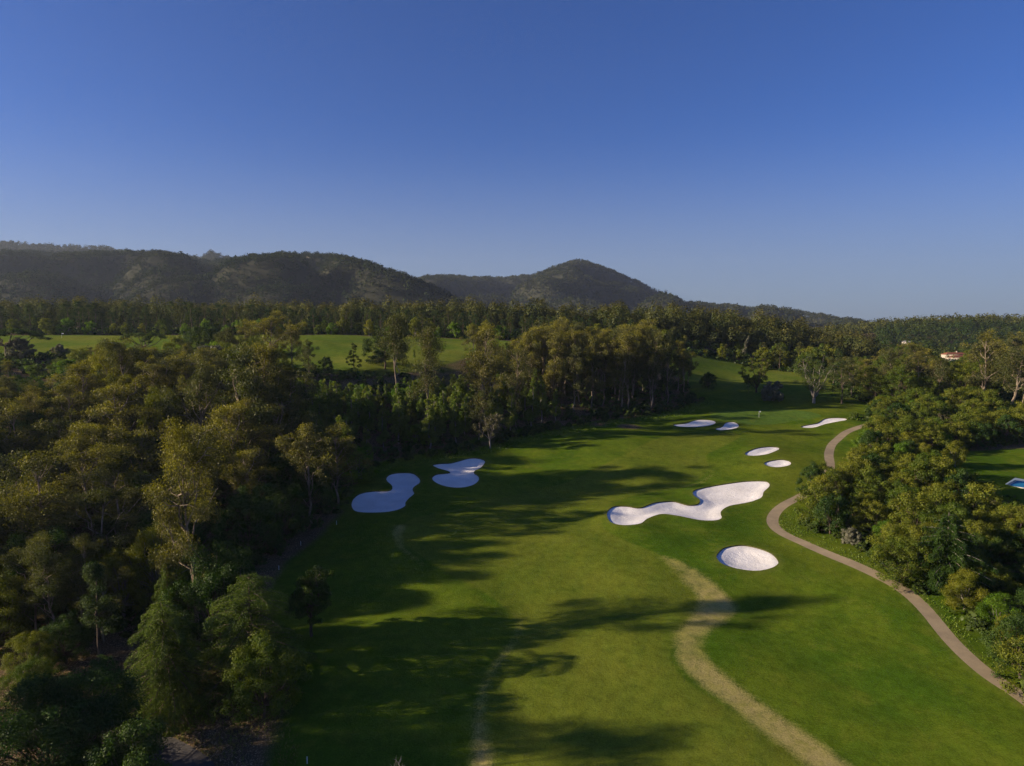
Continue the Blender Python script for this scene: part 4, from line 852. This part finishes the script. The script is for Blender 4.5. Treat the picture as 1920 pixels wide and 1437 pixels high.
# right hand evergreen thicket
ER = P([(1500, 985), (1560, 1005), (1620, 1036), (1690, 1098), (1760, 1112), (1830, 1190), (1890, 1262), (1960, 1330)])
ZR = ER + [(120, 95), (150, 130), (165, 158), (130, 155), (110, 164), (108, 176), (118, 198), (150, 210), (180, 215), (200, 240), (190, 262), (135, 262), (118, 244)] + P([(1655, 800), (1615, 850), (1592, 900), (1550, 945), (1512, 975)])
capR = ([1400, 1500, 1530, 1560, 1600, 1640, 1700, 1760, 1800, 1840, 1870, 1900, 1960, 2100], [955, 880, 868, 822, 760, 742, 735, 760, 800, 850, 925, 930, 960, 1000])
def scatter_depth_cap(): pass
mR = [(1540, 940, 'where the bushes hide the path'), (1620, 960, 'above the pale dry bush'), (1600, 850, 'right of where the path reappears'), (1680, 860, 'in the middle of the right thicket'), (1760, 900, 'left of the pool lawn'), (1720, 990, 'back left of the layered conifer'),
      (1840, 960, 'back right of the layered conifer'), (1660, 780, 'at the top of the right thicket'), (1760, 790, 'beyond the right thicket dip'), (1870, 1060, 'right of the layered conifer'), (1880, 1180, 'above the lower right path'), (1900, 1260, 'at the lower right edge'), (1850, 800, 'behind the pool lawn')]
capR2 = ([1400, 1500, 1560, 1620, 1700, 1800, 2100], [700, 735, 735, 715, 705, 712, 715])
capR3 = lambda px, y: np.interp(px, [1480, 1500, 1570, 1600, 1622, 1650], [900, 878, 868, 848, 790, 730]) if px < 1650 else np.interp(px, *capR2) if y > 166 or px < 1790 else np.interp(px, [1790, 1840, 1880, 1960], [860, 905, 935, 960])
n6 = scatter(ZR, 5.3, [mk('oak', 'evergreen_tree', 'sunlit evergreen', 'sunlit evergreens', 6, 6, 10.5, 1.05), mk('oakd', 'evergreen_tree', 'darker dense evergreen', 'darker dense evergreens', 1.8, 5.5, 9.5, 1.05, E3, 3), mk('spring', 'broadleaf_tree', 'fresh green bush tree', 'fresh green bush trees', 1, 4.5, 7, 1, E3, 2), mk('yellow', 'broadleaf_tree', 'yellowish evergreen', 'yellowish evergreens', .9, 5, 8, 1, E3, 2), mk('twig', 'bare_crowned_tree', 'grey twiggy tree', 'grey twiggy trees', .35, 5, 8, 1, (0, 1), 2)], 17, capR3, mR, [LAWN])
n6b = scatter([tuple(np.array(a) + np.array(b)) for a, b in zip(ER, [(0, -2.5)] * len(ER))] + [tuple(np.array(a) + np.array([3, 3])) for a in ER[::-1]], 2.6, [mk('shrub', 'shrub', 'low green shrub', 'low green shrubs', 1, .9, 2.2, 1.1, (1,), 3)], 18, NOCAP,
              [(1540, 1000, 'in the rough at the path bend'), (1640, 1050, 'in the rough below the thicket'), (1760, 1130, 'under the layered conifer'), (1860, 1250, 'on the rough above the lower path')], maxn=20)
# trees beyond the thicket on the right
capF = ([1560, 1600, 1640, 1700, 1740, 1770, 1800, 1830, 1870, 1920, 2000], [665, 668, 664, 640, 655, 672, 676, 640, 618, 620, 620])
ZF = [(135, 265), (190, 264), (205, 240), (260, 250), (300, 330), (330, 440), (250, 440), (185, 400), (160, 350), (140, 300)]
mF = [(1620, 700, 'right of the dark upright pine'), (1700, 680, 'left of the tiled roof'), (1780, 720, 'below the tiled roof'), (1860, 680, 'around the tallest right hand gum'), (1900, 740, 'near the leaning pale trunks')]
n7 = scatter(ZF, 7.6, [mk('oakbig', 'broadleaf_tree', 'rounded woodland tree', 'rounded woodland trees', 2.5, 11, 16, .95, E3, 3), mk('euc', 'eucalyptus_tree', 'green-tinged eucalyptus', 'green-tinged eucalyptus trees', 3, 16, 24, 1), mk('pinec', 'pine_tree', 'bushy pine', 'bushy pines', 2, 13, 19, 1, (2,), 3), mk('euc_open', 'eucalyptus_tree', 'open pale limbed gum', 'open pale limbed gums', 1, 18, 25, 1.2, (1,), 3)], 19, capF, mF, maxn=190)
# tree belt behind the far right field
capG = ([1200, 1280, 1320, 1400, 1500, 1560, 1620], [600, 625, 645, 640, 640, 648, 665])
n8 = scatter([(92, 366), (112, 378), (142, 360), (162, 330), (190, 400), (200, 440), (80, 440), (70, 374)], 8.5, [mk('pinec', 'pine_tree', 'rounded pine', 'rounded pines', 2.5, 13, 18, 1, (2,), 3), mk('oak', 'broadleaf_tree', 'mixed green tree', 'mixed green trees', 2, 9, 14, .9, (2,), 4), mk('pine', 'pine_tree', 'dark tall pine', 'dark tall pines', 1.5, 15, 20, 1, (2,), 4)], 20, capG,
             [(1300, 640, 'behind the left end of the sunlit row'), (1380, 630, 'behind the pale leaning tree'), (1460, 640, 'behind the brightest yellow tree'), (1540, 640, 'behind the large feathery pine'), (1600, 650, 'behind the dark upright pine')], maxn=80)
# dark pine belt edging the upper field
n9 = scatter([(-330, 352), (-235, 352), (-170, 358), (-88, 370), (-38, 362), (0, 352), (20, 360), (60, 372), (78, 378), (75, 412), (-30, 412), (-150, 412), (-330, 410)], 7.6, [mk('pine', 'pine_tree', 'dark pine', 'dark pines', 5, 10, 19, 1.15, (2,), 4), mk('pinec', 'pine_tree', 'broad dull pine', 'broad dull pines', 3.5, 9, 17, 1.1, (2,), 3), mk('oak', 'broadleaf_tree', 'small green belt tree', 'small green belt trees', 1.4, 5, 10, 1, (2,), 4)], 22,
             ([-300, 0, 270, 640, 900, 1300], [566, 568, 560, 574, 582, 600]), [(40, 590, 'behind the far left umbrella pine'), (140, 590, 'behind the left strip of field'), (260, 590, 'above the flat topped pine'), (380, 590, 'above the dome shaped pine'), (500, 590, 'behind the wide spreading eucalyptus'),
              (600, 600, 'edging the upper field, left part'), (700, 600, 'edging the upper field behind the tall spire'), (820, 600, 'edging the upper field, right part'), (930, 600, 'behind the left of the tall wall'), (1080, 600, 'behind the middle of the tall wall'), (1230, 600, 'behind the right of the tall wall')], maxn=240)
n9b = scatter([(-235, 347), (-170, 353), (-90, 363), (-40, 358), (-2, 347), (-2, 353), (-38, 363), (-90, 369), (-170, 359), (-235, 352)], 6.5, [mk('spring', 'broadleaf_tree', 'small light green tree', 'small light green trees', 2, 5, 8.5, .8, (2,), 2), mk('yellow', 'broadleaf_tree', 'small yellowish tree', 'small yellowish trees', 2, 6, 10, .8, (2,), 2), mk('oak', 'broadleaf_tree', 'small bushy tree', 'small bushy trees', 2, 5, 9, .9, (2,), 4)], 37,
             NOCAP, [(140, 620, 'beyond the left strip of field'), (380, 620, 'behind the dome shaped pine'), (600, 620, 'edging the upper field, left end'), (740, 620, 'edging the upper field, middle'), (860, 620, 'edging the upper field, right end')], maxn=45)
print('TREES', n1, n1b, n2, n3, n4, n5, n6, n6b, n7, n8, n9)

# --- far-off wood that reads as one mass
def mass(name, y0, y1, cond, spacing, crown, n, size, mat, label, seed):
    rng = np.random.RandomState(seed); xs = np.arange(-y1 * .82, y1 * .82, spacing); ys = np.arange(y0, y1, spacing); X, Y = np.meshgrid(xs, ys)
    X = (X + rng.uniform(-.5, .5, X.shape) * spacing).ravel(); Y = (Y + rng.uniform(-.5, .5, Y.shape) * spacing).ravel(); px = CX + F * X / Y
    m = (np.abs(X / Y) < .80) & cond(px, X, Y); X = X[m]; Y = Y[m]; s = crown * np.clip(rng.lognormal(0, .22, len(X)), .55, 1.3); z = hs(X, Y); tl = rng.uniform(.9, 1.5, len(X))
    P3 = np.column_stack([X, Y, z + s * 1.5 * tl]); R3 = np.column_stack([s * .9, s * .9, s * 1.15 * tl])
    v, f, a = tufts(P3, R3, n, s * size, rng); tag(obj(name, mesh(name, v, f, M[mat], False, a)), label, kind='stuff'); return len(X)
c1 = mass('pine_forest', 392, 540, lambda px, X, Y: (px < 1640) & ((Y > 412) | (px > 1150)), 6.6, 4.4, 380, .085, 'pine_far', 'dense pine forest rising behind the tree belt', 31)
c2 = mass('upland_forest', 540, 700, lambda px, X, Y: (px < 1700), 7.8, 4.8, 110, .15, 'pine_far', 'upper slopes of the pine forest below the hills', 32)
c3 = mass('valley_forest', 440, 900, lambda px, X, Y: (px >= 1640) & ((X - 277) ** 2 + (Y - 424) ** 2 > 24 ** 2) & ~((Y < 470) & (np.abs(px - 1795) < 60)), 7.8, 4.4, 110, .14, 'hill_near', 'woodland filling the valley on the right', 33)
c4 = mass('low_hill_forest', 880, 1130, lambda px, X, Y: (px >= 1480), 8.0, 5, 60, .18, 'hill_near', 'forest covering the low hill on the right skyline', 34)
print('MASS', c1, c2, c3, c4)
# --- undergrowth under the woods, and longer grass
def brush(name, polys, spacing, r, n, size, mat, label, seed, avoid=()):
    rng = np.random.RandomState(seed); PP = []
    for poly in polys:
        poly = np.asarray(poly, float); lo, hi = poly.min(0), poly.max(0); k = int((hi - lo).prod() / spacing ** 2); x = rng.uniform(lo[0], hi[0], k); y = rng.uniform(lo[1], hi[1], k); m = inside(x, y, poly)
        for a in avoid: m &= ~inside(x, y, a)
        PP.append(np.column_stack([x[m], y[m]]))
    PP = np.concatenate(PP); s = r * rng.lognormal(0, .35, len(PP)); z = ground_z(PP[:, 0], PP[:, 1])
    v, f, a = tufts(np.column_stack([PP, z + s * .25]), np.column_stack([s, s, s * .8]), n, size, rng, .5, .4); tag(obj(name, mesh(name, v, f, M[mat], False, a)), label, kind='stuff')
brush('undergrowth', [ZL, ZM, ZW, ZW1, [(-80, 100), (-50, 100), (-46, 118), (-60, 118)]], 3.0, 1.2, 42, .42, 'under', 'scrub and ferns under the woods', 41)
brush('belt_undergrowth', [[(-330, 350), (-235, 350), (-170, 356), (-88, 367), (-38, 360), (0, 350), (20, 357), (60, 370), (90, 366), (142, 358), (165, 325), (200, 400), (200, 440), (-330, 420)]], 3.4, 1.7, 40, .5, 'under', 'scrub along the foot of the pine belt', 43)
brush('valley_undergrowth', [ZF, [(-262, 300), (-262, 262), (-200, 235), (-120, 215), (-90, 240), (-190, 262)]], 3.2, 1.6, 40, .45, 'under', 'scrub between the trees beyond the thicket and below the upper field', 44)
brush('thicket_undergrowth', [ZR], 2.8, 1.3, 36, .36, 'under', 'low scrub under the right thicket', 42, [LAWN])
def grass(name, polys, dens, h, label, seed, avoid=(), mat='grassblade'):
    rng = np.random.RandomState(seed); PP = []
    for poly in polys:
        poly = np.asarray(poly, float); lo, hi = poly.min(0), poly.max(0); k = int((hi - lo).prod() * dens); x = rng.uniform(lo[0], hi[0], k); y = rng.uniform(lo[1], hi[1], k); m = inside(x, y, poly)
        for a in avoid: m &= ~inside(x, y, a)
        PP.append(np.column_stack([x[m], y[m]]))
    PP = np.concatenate(PP); cl = np.sin(PP[:, 0] * .9) * np.sin(PP[:, 1] * .7 + PP[:, 0] * .3) + np.sin(PP[:, 0] * .31 + 1) * np.sin(PP[:, 1] * .27); PP = PP[cl + rng.uniform(-1, 1, len(PP)) > -.4]
    m = len(PP); z = ground_z(PP[:, 0], PP[:, 1]); hh = h * rng.lognormal(0, .3, m); a = rng.uniform(0, 6.28, m); w = .10
    b = np.column_stack([PP, z - .03]); d = np.column_stack([np.cos(a) * w, np.sin(a) * w, np.zeros(m)]); t = np.column_stack([rng.normal(size=m) * .4 * hh, rng.normal(size=m) * .4 * hh, hh])
    v = np.stack([b - d, b + d, b + t], 1).reshape(-1, 3); tag(obj(name, mesh(name, v, np.arange(len(v)).reshape(-1, 3), M[mat], False, {'cv': np.repeat(rng.uniform(0, 1, m), 3), 'tip': np.tile([0, 0, 1.], m)})), label, kind='stuff')
M['grassblade'] = mat_leaf('grass_blade', (.10, .17, .012), (.17, .21, .02), None, scale=.3, transl=.3, gloss=.02)
M['dryblade'] = mat_leaf('dry_grass_blade', (.17, .14, .05), (.10, .12, .02), None, scale=.3, transl=.3, gloss=.02)
pr = [tuple(q) for q in (PATHC + np.array([1.6, .6]))[4:60]]
STRIP = P([(1960, 1340), (1890, 1268), (1830, 1200), (1760, 1122), (1690, 1104), (1620, 1046), (1560, 1012), (1500, 990), (1500, 950)]) + P(PR[::-1][2:])
grass('rough_grass', [STRIP], 12, .2, 'longer green grass between path and thicket', 51)
BANKZ = P([(150, 1300), (300, 1290), (420, 1340), (520, 1340), (560, 1380), (560, 1437), (400, 1437), (330, 1390), (240, 1345), (160, 1330)])
grass('bank_grass', [BANKZ], 14, .3, 'ragged dry grass on the bank above the lane', 52, [LANEP], 'dryblade')
grass('wood_edge_grass', [[(-46, 182), (-36, 194), (-20, 200), (-6, 206), (12, 230), (34, 244), (56, 257), (76, 277), (80, 270), (60, 248), (36, 235), (16, 220), (-4, 200), (-18, 194), (-32, 188), (-42, 176)]], 9, .35, 'taller grass fringing the foot of the woods', 53)

# ------------------------------------------------------------------ things people put there
def boxm(c, s, rz=0.):
    x, y, z = [q / 2 for q in s]; v = np.array([(a * x, b * y, d * z) for a in (-1, 1) for b in (-1, 1) for d in (-1, 1)]); ca, sa = math.cos(rz), math.sin(rz)
    v = np.column_stack([v[:, 0] * ca - v[:, 1] * sa, v[:, 0] * sa + v[:, 1] * ca, v[:, 2]]) + np.array(c)
    return v, np.array([(0, 1, 3, 2), (4, 6, 7, 5), (0, 4, 5, 1), (2, 3, 7, 6), (0, 2, 6, 4), (1, 5, 7, 3)])
def stake(px, py, label):
    x, y = at(px, py); r = tag(root('boundary_stake', (x, y, gz(x, y))), label, 'stake', 'white boundary stakes along the left wood')
    tb = TB(); tb.tube([(0, 0, -.2), (0, 0, .78), (0, 0, .8)], [.045, .045, .03], 8); obj('post', mesh('post', *tb.out(), M['white']), r)
    tb = TB(); tb.tube([(0, 0, .80), (0, 0, .84), (0, 0, .87)], [.046, .04, .012], 8); obj('cap', mesh('cap', *tb.out(), M['white']), r)
stake(631, 984, 'thin white stake beside the footprint bunker at the wood edge'); stake(564, 1023, 'thin white stake at the wood edge, between its two neighbours'); stake(523, 1069, 'thin white stake at the dark wood edge above the thin-leaved tree')
stake(576, 1432, 'thin white stake in the shade at the bottom edge')
x, y = at(1423, 783); fl = tag(root('golf_flag', (x, y, gz(x, y))), 'white golf flag on a thin pole on the far green', 'flag'); tb = TB(); tb.tube([(0, 0, 0), (0, 0, 2.3)], [.03, .025], 8); obj('pole', mesh('pole', *tb.out(), M['white']), fl)
gr = [(.02 + .55 * u, .04 * math.sin(u * 5), 2.28 - .42 * v * (1 - .1 * u)) for v in (0, .5, 1) for u in (0, .25, .5, .75, 1)]; fq = [(i * 5 + j, i * 5 + j + 1, i * 5 + j + 6, i * 5 + j + 5) for i in range(2) for j in range(4)]
obj('flag_cloth', mesh('flag_cloth', gr, fq, M['white'], True), fl)
tb = TB(); tb.tube([(0, 0, .0), (0, 0, .02)], [.09, .09], 10); obj('cup_rim', mesh('cup_rim', *tb.out(), M['white']), fl)
x, y = at(116, 634); f2 = tag(root('golf_flag', (x, y, gz(x, y))), 'small white golf flag on the distant upper left field', 'flag'); tb = TB(); tb.tube([(0, 0, 0), (0, 0, 2.4)], [.04, .03], 8); obj('pole', mesh('pole', *tb.out(), M['white']), f2)
obj('flag_cloth', mesh('flag_cloth', [(a * 1.6, b, c) for a, b, c in gr], fq, M['white'], True), f2)
# pool
pc = POOLC.mean(0); zc = gz(*pc) + .12; r = tag(root('swimming_pool', (pc[0], pc[1], zc)), 'blue swimming pool with pale stone edge on the right lawn', 'swimming pool'); q = POOLC - pc; qi = q * .90
n = 4; top = [(*a, 0.) for a in q] + [(*a, 0.) for a in qi] + [(*a, -.9) for a in q]; fc = [(i, (i + 1) % 4, 4 + (i + 1) % 4, 4 + i) for i in range(4)] + [(i, 8 + i, 8 + (i + 1) % 4, (i + 1) % 4) for i in range(4)]
obj('coping', mesh('coping', top, fc, M['coping']), r); obj('basin', mesh('basin', [(*a, -.01) for a in qi] + [(*a, -1.4) for a in qi], [(i, (i + 1) % 4, 4 + (i + 1) % 4, 4 + i) for i in range(4)] + [(4, 5, 6, 7)], M['blue']), r)
obj('water', mesh('water', [(*a, -.12) for a in qi * .999], [(0, 1, 2, 3)], M['water']), r)
# tiled house among the right hand trees
def roof(w, d, z, hh, over=.5):
    x, y = w / 2 + over, d / 2 + over; k = y * .9
    v = [(-x, -y, z), (x, -y, z), (x, y, z), (-x, y, z), (-x + k, 0, z + hh), (x - k, 0, z + hh), (-x, -y, z - .2), (x, -y, z - .2), (x, y, z - .2), (-x, y, z - .2)]
    return v, [(0, 1, 5, 4), (1, 2, 5), (2, 3, 4, 5), (3, 0, 4), (0, 6, 7, 1), (1, 7, 8, 2), (2, 8, 9, 3), (3, 9, 6, 0), (9, 8, 7, 6)]
def house(x, y, zt, rz, wings, label, roofmat='tile'):
    r = tag(root('house', (x, y, zt)), label, 'house'); r.rotation_euler.z = rz; r.scale = (.62, .62, .62)
    for (ox, oy, w, d, hgt, rh, chim) in wings:
        v, f = boxm((ox, oy, hgt / 2 - 3), (w, d, hgt + 6)); obj('wall', mesh('wall', v, f, M['render']), r)
        v, f = roof(w, d, hgt + .2, rh); rf = obj('roof', mesh('roof', [(a + ox, b + oy, c) for a, b, c in v], f, M[roofmat]), r)
        if chim: v, f = boxm((ox + w * .12, oy, hgt + rh + .2), (1.0, 1.0, 1.9)); obj('chimney', mesh('chimney', v, f, M['render']), rf); v, f = boxm((ox + w * .12, oy, hgt + rh + 1.25), (1.3, 1.3, .16)); obj('chimney_cap', mesh('chimney_cap', v, f, M['tile']), rf)
        k = int(w // 3.2)
        for i in range(k):
            wx = ox - w / 2 + (i + .5) * w / k; v, f = boxm((wx, oy - d / 2 - .03, hgt - 1.4), (1.3, .12, 1.2)); wi = obj('window', mesh('window', v, f, M['coping']), r); v, f = boxm((wx, oy - d / 2 - .11, hgt - 1.4), (1.05, .06, .95)); obj('pane', mesh('pane', v, f, M['dark_glass']), wi)
hx, hz = at_depth(1795, 661, 424); house(hx, 424, hz - 4.6, .12, [(0, 4, 22, 8, 5.2, 2.0, True), (-3, -5, 17, 9, 2.6, 2.0, False), (10, -4, 8, 7, 2.4, 1.6, False)], 'long low house with orange tiled roofs half hidden by trees')
hx, hz = at_depth(1699, 640, 640); house(hx, 640, hz - 4.2, -.3, [(0, 0, 10, 7, 6, 1.2, False)], 'small pale building showing above the trees on the far right slope', 'grey_roof')
# boulders on the hills
def boulder(px, depth, py, s, seed, label):
    rng = np.random.RandomState(seed); x, z = at_depth(px, py, depth); import bmesh
    bm = bmesh.new(); bmesh.ops.create_icosphere(bm, subdivisions=3, radius=1); nv = rng.normal(size=(6, 3))
    for v in bm.verts:
        p = np.array(v.co); k = 1 + .18 * sum(math.sin(p @ nv[i] * 2.2 + i) for i in range(6)) / 2; v.co = Vector(p * k * np.array([1.2, .9, 1.]))
    me = bpy.data.meshes.new('boulder'); bm.to_mesh(me); bm.free(); me.materials.append(M['rock']); o = obj('boulder', me); o.location = (x, depth, z); o.scale = (s, s, s); tag(o, label, 'boulder', 'granite boulders on the hill crests')
for i, a in enumerate(((440, 1640, 501, 7, 'lowest pale boulder where the left crest dips'), (445, 1650, 497, 6, 'second pale boulder up the dipping left crest'), (450, 1660, 492, 6, 'upper pale boulder of the dipping crest'), (460, 1660, 493, 8, 'pale boulder right of the crest dip'),
                       (557, 1560, 497, 6, 'single rounded pale boulder on the middle of the left hill'), (581, 1570, 487, 10, 'largest pale boulder near the left hill top'), (602, 1560, 493, 5, 'small pale boulder right of the largest one'))):
    boulder(a[0], a[1], a[2], a[3], 700 + i, a[4])
# ------------------------------------------------------------------ the air
HAZE = .000055
v, f = boxm((0, 1700, 163), (9600, 4600, 534)); hz_ = mesh('haze', v, f, M['white']); hz_.materials.clear()
m = bpy.data.materials.new('haze'); m.use_nodes = True; t = m.node_tree; t.nodes.clear(); pv = t.nodes.new('ShaderNodeVolumePrincipled'); pv.inputs['Color'].default_value = (.72, .82, 1, 1); pv.inputs['Density'].default_value = HAZE; pv.inputs['Anisotropy'].default_value = .3
ou = t.nodes.new('ShaderNodeOutputMaterial'); t.links.new(pv.outputs[0], ou.inputs['Volume']); hz_.materials.append(m); tag(obj('haze', hz_), kind='stuff')
